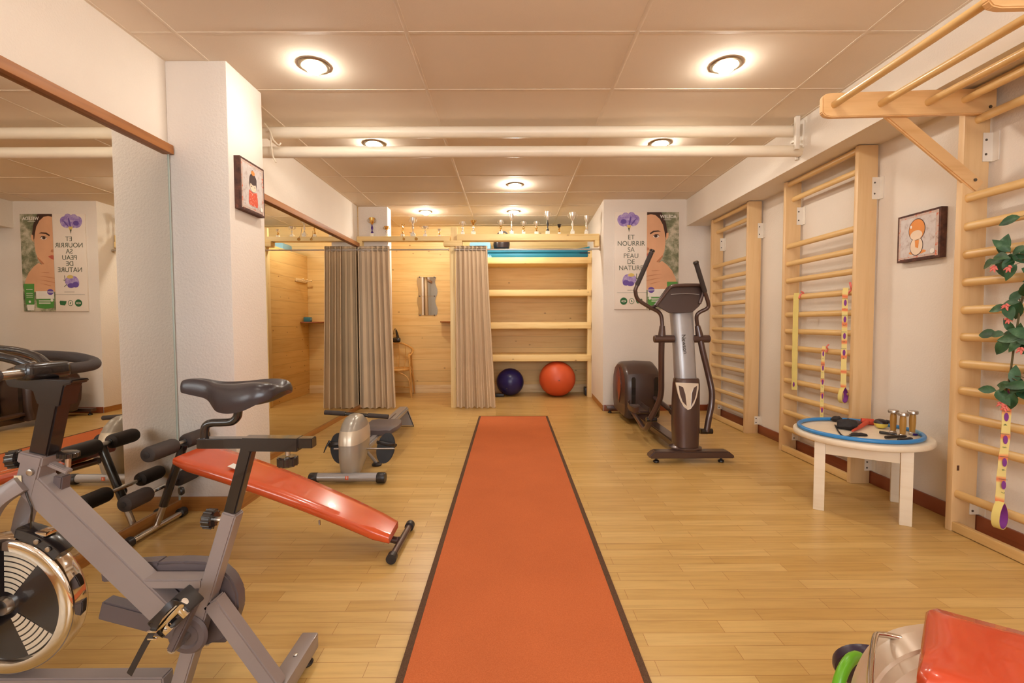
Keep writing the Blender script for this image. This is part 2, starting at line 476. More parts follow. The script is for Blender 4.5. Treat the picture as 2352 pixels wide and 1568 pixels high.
    def build(s, name, parent=None, world=True, angle=35):
        me = bpy.data.meshes.new(name)
        if parent is not None and world:
            bmesh.ops.transform(s.bm, matrix=MW[parent.name].inverted(), verts=s.bm.verts)
        s.bm.to_mesh(me); s.bm.free()
        for m_ in s.mats: me.materials.append(m_)
        me.shade_smooth(); me.set_sharp_from_angle(angle=math.radians(angle))
        o = bpy.data.objects.new(name, me); COL.objects.link(o)
        if parent is not None: o.parent = parent; MW[o.name] = MW[parent.name].copy()
        else: MW[o.name] = Matrix.Identity(4)
        return o
def tag(o, label=None, cat=None, group=None, kind=None):
    if label: o['label'] = label
    if cat: o['category'] = cat
    if group: o['group'] = group
    if kind: o['kind'] = kind
    return o
def thing(name, label, cat, loc=(0, 0, 0), rz=0, group=None):
    o = bpy.data.objects.new(name, None); COL.objects.link(o)
    o.location = loc; o.rotation_euler = (0, 0, rz); o.empty_display_size = .1
    MW[o.name] = Matrix.Translation(Vector(loc)) @ Matrix.Rotation(rz, 4, 'Z')
    return tag(o, label, cat, group)
def solo(mb, name, label, cat, origin, group=None):
    """a thing that is one mesh, origin moved to its base"""
    bmesh.ops.translate(mb.bm, vec=-Vector(origin), verts=mb.bm.verts)
    o = mb.build(name); o.location = origin
    MW[o.name] = Matrix.Translation(Vector(origin))
    return tag(o, label, cat, group)
def struct(mb, name, parent=None):
    o = mb.build(name, parent)
    return tag(o, kind='structure') if parent is None else o
def dup(root, loc, label=None, group=None, rz=None):
    r = root.copy(); COL.objects.link(r); r.location = loc
    if rz is not None: r.rotation_euler = (0, 0, rz)
    if label: r['label'] = label
    if group: r['group'] = group
    for ch in list(root.children):
        c = ch.copy(); COL.objects.link(c); c.parent = r
        for g in list(ch.children):
            d = g.copy(); COL.objects.link(d); d.parent = c
    MW[r.name] = Matrix.Translation(Vector(loc)) @ Matrix.Rotation(r.rotation_euler.z, 4, 'Z')
    return r

# ------------------------------------------------------------------ the room
CE = 2.622                                # ceiling height
XL, XR, YB, YR = -1.98, 2.48, 7.42, -2.0  # left wall, right wall, back wall, rear wall
struct(MB('floor').span(-2.1, 2.6, YR-.1, YB+.1, -.1, 0), 'floor')
struct(MB('ceiling').span(-2.1, 2.6, YR-.1, YB+.1, CE, CE+.1), 'ceiling')
struct(MB('wall').span(XL-.12, XL, YR-.1, 6.13, 0, CE), 'wall_left')
struct(MB('pine_y').span(XL-.12, XL, 6.13, YB+.1, 0, CE), 'wall_cabin_left')
struct(MB('wall').span(XR, XR+.12, YR-.1, YB+.1, 0, CE), 'wall_right')
struct(MB('wall').span(-2.1, 2.6, YR-.12, YR, 0, CE), 'wall_rear')
struct(MB('pine_x').span(XL, 1.3, YB, YB+.12, 0, CE), 'wall_back')
struct(MB('pine_y').span(-.735, -.692, 6.178, YB-.002, 0, 2.16), 'wall_partition')
# soffit over the wall bars
struct(MB('wall').span(2.18, XR, YR, 5.84, 2.295, CE), 'wall_right_soffit')
# ceiling grid: slim bars in lines, tiles 1.2 x 0.6
g = MB('grid')
for k in range(-1, 3):
    x = -.539+1.2*k+.004
    g.span(x-.011, x+.011, YR, YB, CE-.003, CE, .001)
for k in range(-8, 9):
    y = 2.50+.6*k
    if YR < y < YB-.05: g.span(XL, 2.18, y-.011, y+.011, CE-.0025, CE)
g.span(XL, XL+.018, YR, YB, CE-.003, CE); g.span(2.162, 2.18, YR, 5.83, CE-.003, CE)
struct(g, 'trim_1')
# pillars
struct(MB('pillar').span(XL, -1.63, 2.755, 3.14, 0, CE, .006), 'wall_pillar_left')
struct(MB('pillar').span(XL, -1.60, 6.16, 6.34, 0, CE), 'wall_pillar_cabin')
struct(MB('pillar').prism([(1.155, 5.83), (XR, 5.83), (XR, YB), (1.215, YB)], (0, 0, 0), (1, 0, 0), (0, 1, 0), CE), 'wall_pillar_right')
# skirtings
b = MB('redwood')
b.span(XR-.014, XR, YR, 5.83, 0, .085, .003)
struct(b, 'baseboard_right')
struct(MB(wood('red_brown_skirting_x', srgb(140, 72, 42), srgb(112, 52, 30), 'x', rough=.35)).span(1.165, XR-.014, 5.816, 5.83, 0, .075, .003), 'baseboard_pillar_right')
struct(MB('skirt_l').prism([(1.15, 5.816), (1.16, 5.83), (1.206, 6.85), (1.192, 6.85)], (0, 0, 0), (1, 0, 0), (0, 1, 0), .07), 'baseboard_pillar_side')
b = MB(wood('brown_skirting_x', srgb(172, 116, 58), srgb(148, 92, 42), 'x', rough=.35))
b.span(-1.962, -1.618, 2.743, 2.755, 0, .085, .002)
b.mat('skirt_l').span(-1.63, -1.618, 2.755, 3.14, 0, .085, .002)
struct(b, 'baseboard_pillar_left')
struct(MB('pine_pale').span(-1.6, 1.2, YB-.015, YB, 0, .125, .003), 'baseboard_back')
struct(MB('skirt_l').span(XL, XL+.012, YR, 2.755, 0, .02), 'baseboard_left')

# window in the rear wall, added unseen behind the camera to brighten the room
w1 = MB('white_metal')
for x0_, x1_, z0_, z1_ in ((-1.3, 1.5, .95, 1.0), (-1.3, 1.5, 2.15, 2.2), (-1.3, -1.25, 1.0, 2.15), (1.45, 1.5, 1.0, 2.15), (.07, .13, 1.0, 2.15)):
    w1.span(x0_, x1_, YR+.001, YR+.05, z0_, z1_, .004)
wf = struct(w1, 'fill_window_1')
MB('fill_daylight').span(-1.25, .07, YR+.002, YR+.012, 1.0, 2.15).build('pane', wf)
MB('fill_daylight').span(.13, 1.45, YR+.002, YR+.012, 1.0, 2.15).build('pane', wf)

# ------------------------------------------------------------------ mirrors on the left wall
def wall_mirror(y0, y1, label, bottom):
    t = thing('wall_mirror', label, 'mirror', (XL+.01, (y0+y1)/2, bottom[1]), group='full height wall mirrors')
    MB('mirror').span(XL+.001, -1.966, y0, y1, bottom[1], 2.087).build('glass', t)
    r = MB('brown_y').span(XL+.001, -1.935, y0, y1+.0, 2.087, 2.137, .003)
    r.build('top_rail', t)
    MB('skirt_l').span(XL+.013, -1.955, y0, y1, .001, bottom[1], .002).build('bottom_rail', t)
    return t
wall_mirror(-.6, 2.742, 'tall wall mirror with brown top rail beside the exercise bike, in front of the pillar', (0, .07))
m2 = wall_mirror(3.16, 6.1, 'tall wall mirror with brown top rail between the pillar and the changing cabin', (0, .05))
e = MB('mirror_edge').span(-1.966, -1.962, 2.736, 2.742, .07, 2.087); e.build('edge_strip', bpy.data.objects['wall_mirror'])

# ------------------------------------------------------------------ recessed lamps
lamps = [(-1.145, 2.807, 'recessed round ceiling lamp at front left, nearest the left pillar'),
         (1.27, 2.807, 'recessed round ceiling lamp at front right, nearest the pull-up bars'),
         (-1.145, 4.01, 'recessed round ceiling lamp behind the pipes on the left'),
         (1.27, 4.01, 'recessed round ceiling lamp behind the pipes on the right'),
         (.055, 5.197, 'recessed round ceiling lamp alone in the middle, before the trophies'),
         (-1.148, 6.43, 'recessed round ceiling lamp over the changing cabin'),
         (.05, 6.43, 'recessed round ceiling lamp over the storage shelves'),
         (-1.145, 1.61, 'added recessed round ceiling lamp, out of view above the camera on the left'),  # from here on unseen lamps, added to brighten the camera side
         (1.27, 1.61, 'added recessed round ceiling lamp, out of view above the camera on the right'),
         (-1.145, .41, 'added recessed round ceiling lamp, out of view behind the camera on the left'),
         (1.27, .41, 'added recessed round ceiling lamp, out of view behind the camera on the right'),
         (-1.145, -.99, 'added recessed round ceiling lamp, out of view by the rear wall on the left'),
         (.06, -.3, 'added recessed round ceiling lamp, out of view behind the camera in the middle'),
         (1.27, -.99, 'added recessed round ceiling lamp, out of view by the rear wall on the right')]
proto = None
for i, (x, y, lab) in enumerate(lamps):
    if proto is None:
        t = thing('ceiling_lamp', lab, 'lamp', (x, y, CE), group='recessed round ceiling lamps')
        MB('lamp_ring').lathe([(.066, 0), (.086, 0), (.088, -.004), (.084, -.009), (.072, -.011), (.066, -.008), (.066, 0)], (0, 0, 0), seg=40).build('ring', t, world=False)
        MB('bulb').lathe([(0, -.046), (.02, -.044), (.038, -.036), (.05, -.022), (.054, -.008), (.054, 0)], (0, 0, 0), seg=28).build('bulb', t, world=False)
        proto = t
    else:
        t = dup(proto, (x, y, CE), lab)
        if y < 2 or y > 5:
            bl = [c for c in t.children if c.name.startswith('bulb')][0]
            bl.data = bl.data.copy(); bl.data.materials[0] = M['bulb_added' if y < 2 else 'bulb_far']

# ------------------------------------------------------------------ heating pipes
for z, yy, x0, x1, lab in ((2.535, 3.56, XL, 2.13, 'upper cream heating pipe running across under the ceiling'),
                           (2.390, 3.56, XL, 2.18, 'lower cream heating pipe running across the room')):
    solo(MB('pipe').tube([(x0, yy, z), (x1, yy, z)], .041, 28), 'heating_pipe', lab, 'pipe', (0, yy, z-.041), 'two cream heating pipes')
b = MB('white_metal')
b.box((2.115, 3.50, 2.50), (.03, .03, .24), .004).box((2.115, 3.53, 2.39+.06), (.03, .05, .02), .003)
b.tube([(2.165, 3.60, CE), (2.17, 3.6, 2.5), (2.165, 3.58, 2.33)], .012, 10, 4)
b.box((2.172, 3.56, 2.5), (.014, .1, .2), .002)
solo(b, 'pipe_bracket', 'white upright bracket holding the pipes at the right soffit', 'bracket', (2.115, 3.53, 2.33))
c1 = [py(608, 283, 3.5), py(620, 300, 3.48), py(627, 320, 3.48), py(640, 333, 3.47), py(645, 328, 3.47)]
c2 = [py(612, 300, 3.5), py(620, 303, 3.5), py(623, 330, 3.47), py(627, 358, 3.47), py(634, 373, 3.47)]
solo(MB('pipe').tube(c1, .0055, 8, 6).tube(c2, .0055, 8, 6), 'cable', 'white cables looping over the pipes beside the left pillar', 'cable', tuple(c2[-1]))
# ------------------------------------------------------------------ changing cabin and storage
YF = 6.09
G = 'pine timbers of the changing cabin'
fr = thing('timber_post', 'pale pine post between the changing cabin and the shelves, its head above the beams', 'post', (-.749, YF+.04, 0))
MB('pine_post').span(-.782, -.716, YF-.005, YF+.085, 0, 2.097, .003).build('post', fr)
MB('pine_post').span(-.775, -.688, YF+.045, YF+.085, 2.168, 2.352, .003).build('post_head', fr)
MB('pine_beam').span(-.858, -.62, YF-.03, YF+.08, 2.098, 2.166, .004).build('bearing_block', fr)
b1 = thing('timber_beam', 'pine beam over the changing cabin opening, carrying the left trophies', 'beam', (-1.37, YF+.04, 2.167), group=G)
MB('pine_beam').span(XL+.002, -.78, YF-.01, YF+.10, 2.167, 2.227, .003).build('beam', b1)
MB('pine_beam').span(XL+.016, XL+.07, YF-.03, YF+.07, 2.1, 2.166, .004).build('bearing_block', b1)
b1 = thing('timber_beam', 'pine beam over the storage shelves, carrying the right trophies', 'beam', (.24, YF+.04, 2.167), group=G)
MB('pine_beam').span(-.684, 1.150, YF-.02, YF+.09, 2.167, 2.25, .003).build('beam', b1)
MB('pine_beam').span(1.09, 1.150, YF-.03, YF+.08, 2.09, 2.166, .004).build('bearing_block', b1)

def rod(x0, x1, lab):
    t = thing('curtain_rod', lab, 'curtain rod', ((x0+x1)/2, YF-.045, 2.045), group='steel curtain rods')
    MB('steel').tube([(x0, YF-.045, 2.048), (x1, YF-.045, 2.048)], .0095, 14).build('rod', t)
    for x in (x0, x1):
        s_ = 1 if x == x0 else -1
        MB('steel').lathe([(.02, 0), (.02, .006), (.012, .012)], (x, YF-.045, 2.048), (s_, 0, 0), 20).build('end_socket', t)
    return t
rod(XL+.016, -.783, 'steel curtain rod across the changing cabin opening')
rod(-.714, 1.155, 'steel curtain rod across the storage shelves')

def curtain(xt0, xt1, xb0, xb1, folds, flat, lab, seed, calm=0):
    rnd = random.Random(seed)
    ph = [rnd.uniform(-.25, .25) for _ in range(folds+2)]
    amp = [rnd.uniform(.8, 1.15) for _ in range(folds+2)]
    def f(u, v):
        # uneven spread of the folds: one wide fold early on
        w = u + flat*math.sin(2*PI*u)/(2*PI)
        k = min(int(u*folds), folds)
        sm = min(1, max(0, (w-calm)/.12)) if calm else 1
        A = (.021*amp[k]*(1-.12*v) + .010*v)*(.3+.7*sm)
        a = u*folds*2*PI
        y = YF-.045 + A*math.sin(a+.35*math.sin(a)) + .012*v*math.sin(a*.5+seed)
        xt = xt0+(xt1-xt0)*w; xb = xb0+(xb1-xb0)*w
        x = xt+(xb-xt)*(v**1.25) + .008*math.sin(a*2)*(1-v)
        z = 2.094-(2.094-.008)*v + (.006*math.sin(a+1)+.004*math.sin(a*.37))*v**4
        return Vector((x, y, z))
    t = thing('curtain', lab, 'curtain', ((xb0+xb1)/2, YF-.045, 0), group='beige floor length curtains')
    nu = folds*20; rows = []
    for j in range(25):
        fr_ = [f(i/nu, j/24) for i in range(nu+1)]
        rows.append(fr_+[p+Vector((0, .002, 0)) for p in reversed(fr_)])
    MB('curtain').loft(rows).build('cloth', t, angle=80)
    for i in range(folds*2):
        u = i/(folds*2)
        if i == 0: continue
        p = f(u, .022); d = f(u+.004, .022)-f(u-.004, .022); d.z = 0
        MB('steel').tube([p+Vector((0, 0, 0))+(d.normalized()*.018*math.cos(q*PI/6)+Vector((0, 0, 1))*.018*math.sin(q*PI/6)) for q in range(12)], .0032, 6, closed=True).build('eyelet', t)
    return t
curtain(-1.955, -1.548, -1.958, -1.495, 6, .0, 'beige curtain drawn to the left in the changing cabin, touching the mirror', 3, .36)
curtain(-.700, -.295, -.708, -.195, 7, .15, 'beige curtain drawn aside in front of the storage shelves', 5)

# storage shelves: each board a thing of its own
bk = thing('shelf_unit', 'open pine storage shelves fixed in the niche with thick front boards', 'shelves', (.25, 6.9, 0))
YS = 6.87
for z0, z1 in ((1.972, 2.062), (1.500, 1.590), (1.020, 1.113), (.540, .634)):
    MB('pine_beam').span(-.69, 1.185, YS, YB-.002, z0, z1, .003).build('shelf_board', bk)
MB('pine_post').span(1.136, 1.196, YS+.03, YS+.1, 0, 2.16, .003).build('post', bk)
MB('pine_post').span(-.69, -.63, YS+.03, YS+.1, 0, 2.16, .003).build('post', bk)

# blue gym mat folded on the top board
t = thing('gym_mat', 'long blue gym mat folded flat on the top storage shelf', 'mat', (.43, 7.1, 2.062))
MB('mat_blue').span(-.33, 1.165, 6.9, 7.3, 2.063, 2.125, .02).build('lower_layer', t)
q = MB('mat_blue').loft([[Vector((x, 6.9+y*.4, 2.126+z*(.064+.035*max(0, (x-.9)/.27)**2))) for y, z in ((.04, 0), (0, .3), (0, .7), (.04, 1), (.96, 1), (1, .7), (1, .3), (.96, 0))] for x in (-.33, -.2, .1, .4, .7, .9, 1.0, 1.1, 1.165)])
q.build('upper_layer', t)
MB('mat_dark').span(1.02, 1.168, 6.895, 6.93, 2.118, 2.134, .004).build('edge_band', t)
solo(MB('light_blue').span(-.62, -.27, 6.9, 7.25, 2.063, 2.11, .01).span(-.60, -.29, 6.92, 7.22, 2.11, 2.295, .03), 'storage_box',
     'light blue plastic box on the top shelf behind the curtain', 'box', (-.45, 7.07, 2.063))
t = thing('black_bag', 'dark round bag on the blue mat, half behind the beam', 'bag', (-.13, 7.08, 2.19))
MB('bowl').lathe([(0, 0), (.08, .002), (.115, .03), (.125, .09), (.118, .16), (.07, .22), (0, .235)], (-.13, 7.08, 2.192), seg=36).build('body', t)
MB('bowl').tube([(-.22, 7.0, 2.36), (-.16, 6.98, 2.44), (-.08, 6.99, 2.45), (-.02, 7.0, 2.39)], .012, 8, 5).build('handle', t)
# balls
t = solo(MB('blue_ball').ball((-.01, 7.10, .208), (.208, .208, .207), 48, 28), 'exercise_ball', 'small dark blue exercise ball on the floor under the shelves', 'ball', (-.01, 7.10, 0))
t2 = solo(MB('orange_ball').ball((.70, 7.02, .262), (.272, .272, .262), 48, 28), 'exercise_ball', 'large orange exercise ball on the floor under the shelves', 'ball', (.70, 7.02, 0))
MB('grey_dark').lathe([(0, .0), (.008, .001), (.008, .004), (0, .005)], (-.06, 6.912, .13), (-.2, -1, -.3), 12).build('valve_plug', t)
MB('grey_dark').lathe([(0, .0), (.009, .001), (.009, .004), (0, .005)], (.70, 6.745, .27), (0, -1, 0), 12).build('valve_plug', t2)
solo(MB('black_plastic').span(-.27, -.1, 6.92, 6.99, .001, .05, .015), 'hand_weight', 'small black weight on the floor beside the blue ball', 'weight', (-.18, 6.95, 0))
solo(MB('black_plastic').span(1.125, 1.18, 7.03, 7.2, .001, .12, .01), 'black_case', 'small black case on the floor behind the shelf post', 'case', (1.15, 7.1, 0))

# small mirror, corner shelf, radio, hair dryer, chair, pegs
t = thing('cabin_mirror', 'small frameless mirror with wavy edges on the pine wall', 'mirror', (-1.315, YB, 1.23))
def wavy(z0, z1):
    L = []; n = 14
    for i in range(n+1):
        z = z0+(z1-z0)*i/n; L.append((-1.462+.012*math.sin((z-1.23)*2*PI/.3*1.0), z))
    for i in range(n, -1, -1):
        z = z0+(z1-z0)*i/n; L.append((-1.168+.018*math.sin((z-1.23)*2*PI/.3), z))
    return L
for z0, z1 in ((1.232, 1.528), (1.533, 1.829)):
    MB('small_mirror').prism(wavy(z0, z1), (0, YB-.006, 0), (1, 0, 0), (0, 0, 1), .006).build('glass', t)
for x in (-1.43, -1.2):
    for z in (1.232, 1.531, 1.829):
        MB('screw').lathe([(.011, 0), (.011, .004), (.004, .007), (0, .007)], (x, YB-.018, z), (0, -1, 0), 14).build('clip', t)
solo(MB('shelfbrown').prism([(-1.098, YB), (-.737, YB), (-.737, 7.12), (-.80, 7.12), (-1.098, 7.30)], (0, 0, 1.115), (1, 0, 0), (0, 1, 0), .018),
     'corner_shelf', 'brown corner shelf on the pine wall in the changing cabin', 'shelf', (-.9, 7.3, 1.115))
t = thing('radio', 'small teal radio on the corner shelf, seen in the mirror', 'radio', (-.80, 7.26, 1.134))
MB('teal').span(-.85, -.75, 7.21, 7.29, 1.134, 1.205, .008).build('case', t)
MB('light_blue').span(-.856, -.85, 7.222, 7.278, 1.15, 1.19, .001).build('dial', t)
t = thing('hair_dryer', 'black hair dryer hanging on the pine wall above the chair', 'hair dryer', (-1.80, YB, .85))
MB('black').tube([(-1.80, 7.36, 1.0), (-1.79, 7.355, .96), (-1.775, 7.35, .90), (-1.765, 7.34, .85)], [.011, .018, .022, .024], 14, 4).build('handle', t)
MB('black').lathe([(.0, 0), (.03, .0), (.042, .02), (.04, .08), (.03, .13), (.028, .16), (.0, .16)], (-1.73, 7.33, .845), (-1, 0, 0), 24).build('barrel', t)
MB('black').tube([(-1.80, 7.37, 1.0), (-1.82, 7.38, 1.02), (-1.84, 7.39, .99), (-1.845, 7.4, .93)], .005, 8, 5).build('cord', t)
t = thing('rattan_chair', 'light rattan armchair half hidden by the curtain in the changing cabin', 'chair', (-1.75, 7.08, 0))
ra = .0125
cxx, cyy = -1.75, 7.10
def ring(z, rx, ry, n=24): return [(cxx+rx*math.cos(2*PI*i/n), cyy+ry*math.sin(2*PI*i/n), z) for i in range(n)]
MB('rattan').tube(ring(.41, .225, .22), .017, 10, closed=True).build('seat_frame', t)
MB('rattan').lathe([(0, 0), (.21, .0), (.215, .008), (0, .012)], (cxx, cyy, .405), seg=36, sy=.98).build('seat', t)
for sx_ in (1, -1):
    xs = cxx+sx_*.235
    MB('rattan').tube([(xs+.04*sx_, 6.92, 0), (xs+.03*sx_, 6.93, .3), (xs+.01*sx_, 6.94, .5), (xs-.01*sx_, 7.0, .63), (xs-.02*sx_, 7.1, .655), (xs-.03*sx_, 7.22, .62), (xs-.03*sx_, 7.29, .45), (xs-.01*sx_, 7.31, .2), (xs, 7.32, 0)], ra, 10, 5).build('arm_hoop', t)
    MB('rattan').tube([(xs+.035*sx_, 6.935, .03), (xs+.02*sx_, 6.96, .26), (xs, 7.06, .36), (xs-.01*sx_, 7.18, .34), (xs-.01*sx_, 7.28, .2), (xs, 7.3, .05)], ra*.8, 8, 5).build('side_hoop', t)
MB('rattan').tube([(cxx-.26, 6.93, .03), (cxx-.23, 6.93, .27), (cxx-.1, 6.92, .37), (cxx+.1, 6.92, .37), (cxx+.23, 6.93, .27), (cxx+.26, 6.93, .03)], ra*.8, 8, 5).build('front_hoop', t)
MB('rattan').tube([(cxx+.24, 7.0, .14), (cxx, 7.1, .14), (cxx-.24, 7.0, .14)], ra*.7, 8, 5).build('stretcher', t)
MB('rattan').tube([(cxx-.24, 6.96, .60), (cxx-.26, 7.2, .66), (cxx-.2, 7.3, .74), (cxx, 7.34, .80), (cxx+.2, 7.3, .72), (cxx+.24, 7.2, .66), (cxx+.235, 6.99, .62)], ra*1.2, 10, 6).build('back_rail', t)
sl = MB('rattan')
for i in range(5):
    a = -.2+.1*i
    sl.tube([(cxx+a*.9, 7.3, .42), (cxx+a, 7.33, .6), (cxx+a, 7.33-.9*a*a, .79-1.6*a*a)], .005, 6, 3)
sl.build('back_slats', t)
t = thing('peg_rack', 'wooden peg rack high on the cabin partition, seen in the mirror', 'peg rack', (-.736, 7.18, 1.72))
MB('pine_pale').span(-.752, -.736, 7.0, 7.36, 1.735, 1.785, .003).build('board', t)
for y in (7.04, 7.18, 7.32):
    MB('pine_pale').tube([(-.752, y, 1.755), (-.83, y, 1.768)], [.01, .008], 10).lathe([(0, 0), (.015, .002), (.017, .01), (.01, .018), (0, .02)], (-.826, y, 1.767), (-1, 0, .15), 14).build('peg', t)

# ------------------------------------------------------------------ trophies on the beams
def trophy(x, y, z0, h, cup, body, cat_lab, stem_mat=None, kind='cup', bw=.05, wide=.05):
    t = thing('trophy', cat_lab, 'trophy', (x, y, z0), group='trophies lined up on the timber beams')
    bh = min(.045, h*.22)
    MB('marble').box((x, y, z0+bh/2), (bw, bw, bh), .003).build('base', t)
    zc = z0+bh; hs = h-bh
    st = MB(stem_mat or body)
    if kind == 'figure':
        st.lathe([(.012, 0), (.016, hs*.1), (.006, hs*.2), (.006, hs*.35)], (x, y, zc), seg=16)
        st.tube([(x, y, zc+hs*.3), (x+.004, y, zc+hs*.55), (x-.006, y, zc+hs*.8)], [.006, .012, .008], 8, 4)
        st.tube([(x-.004, y, zc+hs*.75), (x+.02, y, zc+hs*.85), (x+.03, y, zc+hs)], .004, 6, 3)
        st.build('stem', t)
        MB(cup).ball((x-.005, y, zc+hs*.9), .011, 12, 8).build('figure_head', t)
        return t
    st.lathe([(.016, 0), (.018, hs*.06), (.007, hs*.14), (.006, hs*.22), (.013, hs*.3), (.014, hs*.38), (.006, hs*.5), (.008, hs*.56)], (x, y, zc), seg=18)
    st.build('stem', t)
    w = wide
    MB(cup).lathe([(.006, hs*.55), (w*.35, hs*.62), (w*.62, hs*.74), (w*.72, hs*.86), (w*.85, hs*1.0), (w*.78, hs*1.0), (w*.6, hs*.84), (w*.3, hs*.68), (0, hs*.66)], (x, y, zc), seg=24).build('cup', t)
    if kind == 'cup':
        for s_ in (1, -1):
            MB(cup).tube([(x+s_*w*.55, y, zc+hs*.7), (x+s_*w*1.05, y, zc+hs*.74), (x+s_*w*1.15, y, zc+hs*.9), (x+s_*w*.8, y, zc+hs*.95)], .0028, 6, 4).build('handle', t)
    if kind == 'star':
        for k in range(6):
            a = k*PI/3
            MB(cup).tube([(x+w*.6*math.cos(a), y+w*.6*math.sin(a), zc+hs*.8), (x+w*1.2*math.cos(a), y+w*1.2*math.sin(a), zc+hs*1.02)], [.006, .002], 6).build('prong', t)
    return t
zl, zr = 2.228, 2.251
T_ = [(-1.792, zl, .245, 'gold', 'gold', 'tall gold trophy cup with violet stem, leftmost over the changing cabin', 'violet', 'cup', .05, .045),
      (-1.605, zl, .135, 'gold', 'trophy_silver', 'short copper-gold trophy cup at the edge of the white cabin pillar', None, 'cup', .04, .036),
      (-1.398, zl, .165, 'gold', 'gold', 'slim gold figure trophy on the left beam', None, 'figure', .04, .04),
      (-1.263, zl, .245, 'trophy_silver', 'trophy_silver', 'tall silver trophy cup on the left beam beside the gold figure', None, 'cup', .055, .042),
      (-1.103, zl, .135, 'trophy_silver', 'trophy_silver', 'short silver trophy with round cup on the left beam', None, 'cup', .045, .04),
      (-.919, zl, .10, 'trophy_silver', 'gold', 'very small trophy on the left beam nearest the cabin post', None, 'plain', .035, .03),
      (-.617, zr, .170, 'trophy_silver', 'trophy_silver', 'silver trophy cup first right of the cabin post', None, 'cup', .045, .034),
      (-.478, zr, .185, 'gold', 'trophy_silver', 'trophy with spread golden star top, second right of the cabin post', None, 'star', .055, .036),
      (-.121, zr, .185, 'trophy_silver', 'gold', 'silver and gold trophy cup in front of the dark bowl', None, 'cup', .055, .032),
      (.019, zr, .272, 'trophy_silver', 'trophy_silver', 'tall slim silver trophy below the ceiling lamp over the shelves', None, 'plain', .055, .038),
      (.174, zr, .170, 'trophy_silver', 'gold', 'small trophy with gold stem, right of the tall slim silver one', None, 'cup', .045, .03),
      (.342, zr, .170, 'trophy_silver', 'gold', 'small trophy with black ring stem in the middle of the right beam', None, 'cup', .05, .03),
      (.487, zr, .295, 'trophy_silver', 'trophy_silver', 'tallest silver trophy with black band on its stem', 'black', 'cup', .05, .038),
      (.637, zr, .130, 'black', 'gold', 'small trophy with dark top between the two tall silver ones', None, 'plain', .035, .032),
      (.81, zr, .280, 'trophy_silver', 'trophy_silver', 'tall silver trophy with wide open cup and white stem', 'marble', 'cup', .05, .052),
      (.989, zr, .240, 'trophy_silver', 'trophy_silver', 'tall trophy with blue and white base, rightmost on the beam', None, 'plain', .045, .034)]
for x, z, h, cu, bo, lab, st, kd, bw, wd in T_:
    trophy(x, YF+.04, z, h, cu, bo, lab, st, kd, bw, wd)
t = thing('medal', 'bronze medal hanging on the left beam from the gold figure trophy', 'medal', (-1.37, YF-.012, 2.2))
MB('gold').lathe([(0, 0), (.016, 0), (.016, .003), (0, .003)], (-1.37, YF-.012, 2.19), (0, -1, 0), 18).build('disc', t)
MB('gold').tube([(-1.395, YF-.014, 2.3), (-1.39, YF-.014, 2.24), (-1.37, YF-.014, 2.2)], .003, 6, 4).build('ribbon', t)
t = thing('medal', 'bronze medal hanging on the left beam from the tall silver trophy', 'medal', (-1.21, YF-.012, 2.2))
MB('gold').lathe([(0, 0), (.02, 0), (.02, .003), (0, .003)], (-1.21, YF-.012, 2.192), (0, -1, 0), 18).build('disc', t)
MB('chrome').tube([(-1.255, YF-.014, 2.35), (-1.24, YF-.014, 2.26), (-1.21, YF-.014, 2.205)], .003, 6, 4).build('ribbon', t)

# ------------------------------------------------------------------ poster on the right pillar
PX0, PX1, PZ0, PZ1 = 1.290, 2.080, 1.270, 2.462
t = thing('poster', 'tall advertising poster with violet flowers and a woman\'s face on the right pillar', 'poster', ((PX0+PX1)/2, 5.83, PZ0))
o = MB('poster_white').span(PX0, PX1, 5.812, 5.829, PZ0, PZ1, .002); o.build('board', t)
yp = 5.8115
W_, H_ = PX1-PX0, PZ1-PZ0
def pp(u, v): return (PX0+u*W_, PZ1-v*H_)      # u,v measured from the top left corner
def disc(mb, u, v, ru, rv, lay, a=0, n=22):
    P = []
    for i in range(n):
        q = 2*PI*i/n; x_, y_ = ru*math.cos(q), rv*math.sin(q)
        P.append((PX0+u*W_+x_*math.cos(a)-y_*math.sin(a), PZ1-v*H_+x_*math.sin(a)+y_*math.cos(a)))
    poly(mb, P, lay)
LAY = [0]
def poly(mb, P, lay):
    LAY[0] += 1
    mb.prism(P, (0, yp-.00005*LAY[0], 0), (1, 0, 0), (0, 0, 1), .00005)
a = MB('violet_print')
for (u, v, ru, rv, an) in ((.12, .085, .062, .075, .5), (.17, .065, .055, .075, .1), (.25, .062, .055, .078, -.2), (.30, .085, .06, .075, -.6), (.21, .11, .07, .045, 0)):
    disc(a, u, v, ru, rv, 1, an)
a.mat('violet_dark'); disc(a, .235, .09, .01, .06, 2, -.2); disc(a, .135, .095, .035, .03, 2); disc(a, .29, .1, .008, .05, 2, -.7)
a.mat('yellow_print'); poly(a, [pp(.18, .13), pp(.26, .13), pp(.225, .185)], 3)
a.mat('ink'); poly(a, [pp(.205, .16), pp(.235, .16), pp(.222, .205)], 4)
for s_, v in (('ET', .258), ('NOURRIR', .322), ('SA', .385), ('PEAU', .449), ('DE', .511), ('NATURE', .574)):
    wd = {'ET': .095, 'NOURRIR': .385, 'SA': .12, 'PEAU': .225, 'DE': .095, 'NATURE': .34}[s_]
    x, z = pp(.255, v); a.text(s_, (x, yp-.0015, z), (1, 0, 0), (0, 0, 1), .082, bold=-.0004, squeeze=.96 if len(s_) > 2 else .95)
a.mat('violet_print'); disc(a, .235, .69, .085, .07, 1); disc(a, .16, .71, .03, .05, 1)
a.mat('violet_dark'); disc(a, .18, .725, .04, .035, 2); disc(a, .25, .735, .045, .03, 2)
a.mat('yellow_print'); disc(a, .26, .645, .04, .022, 3)
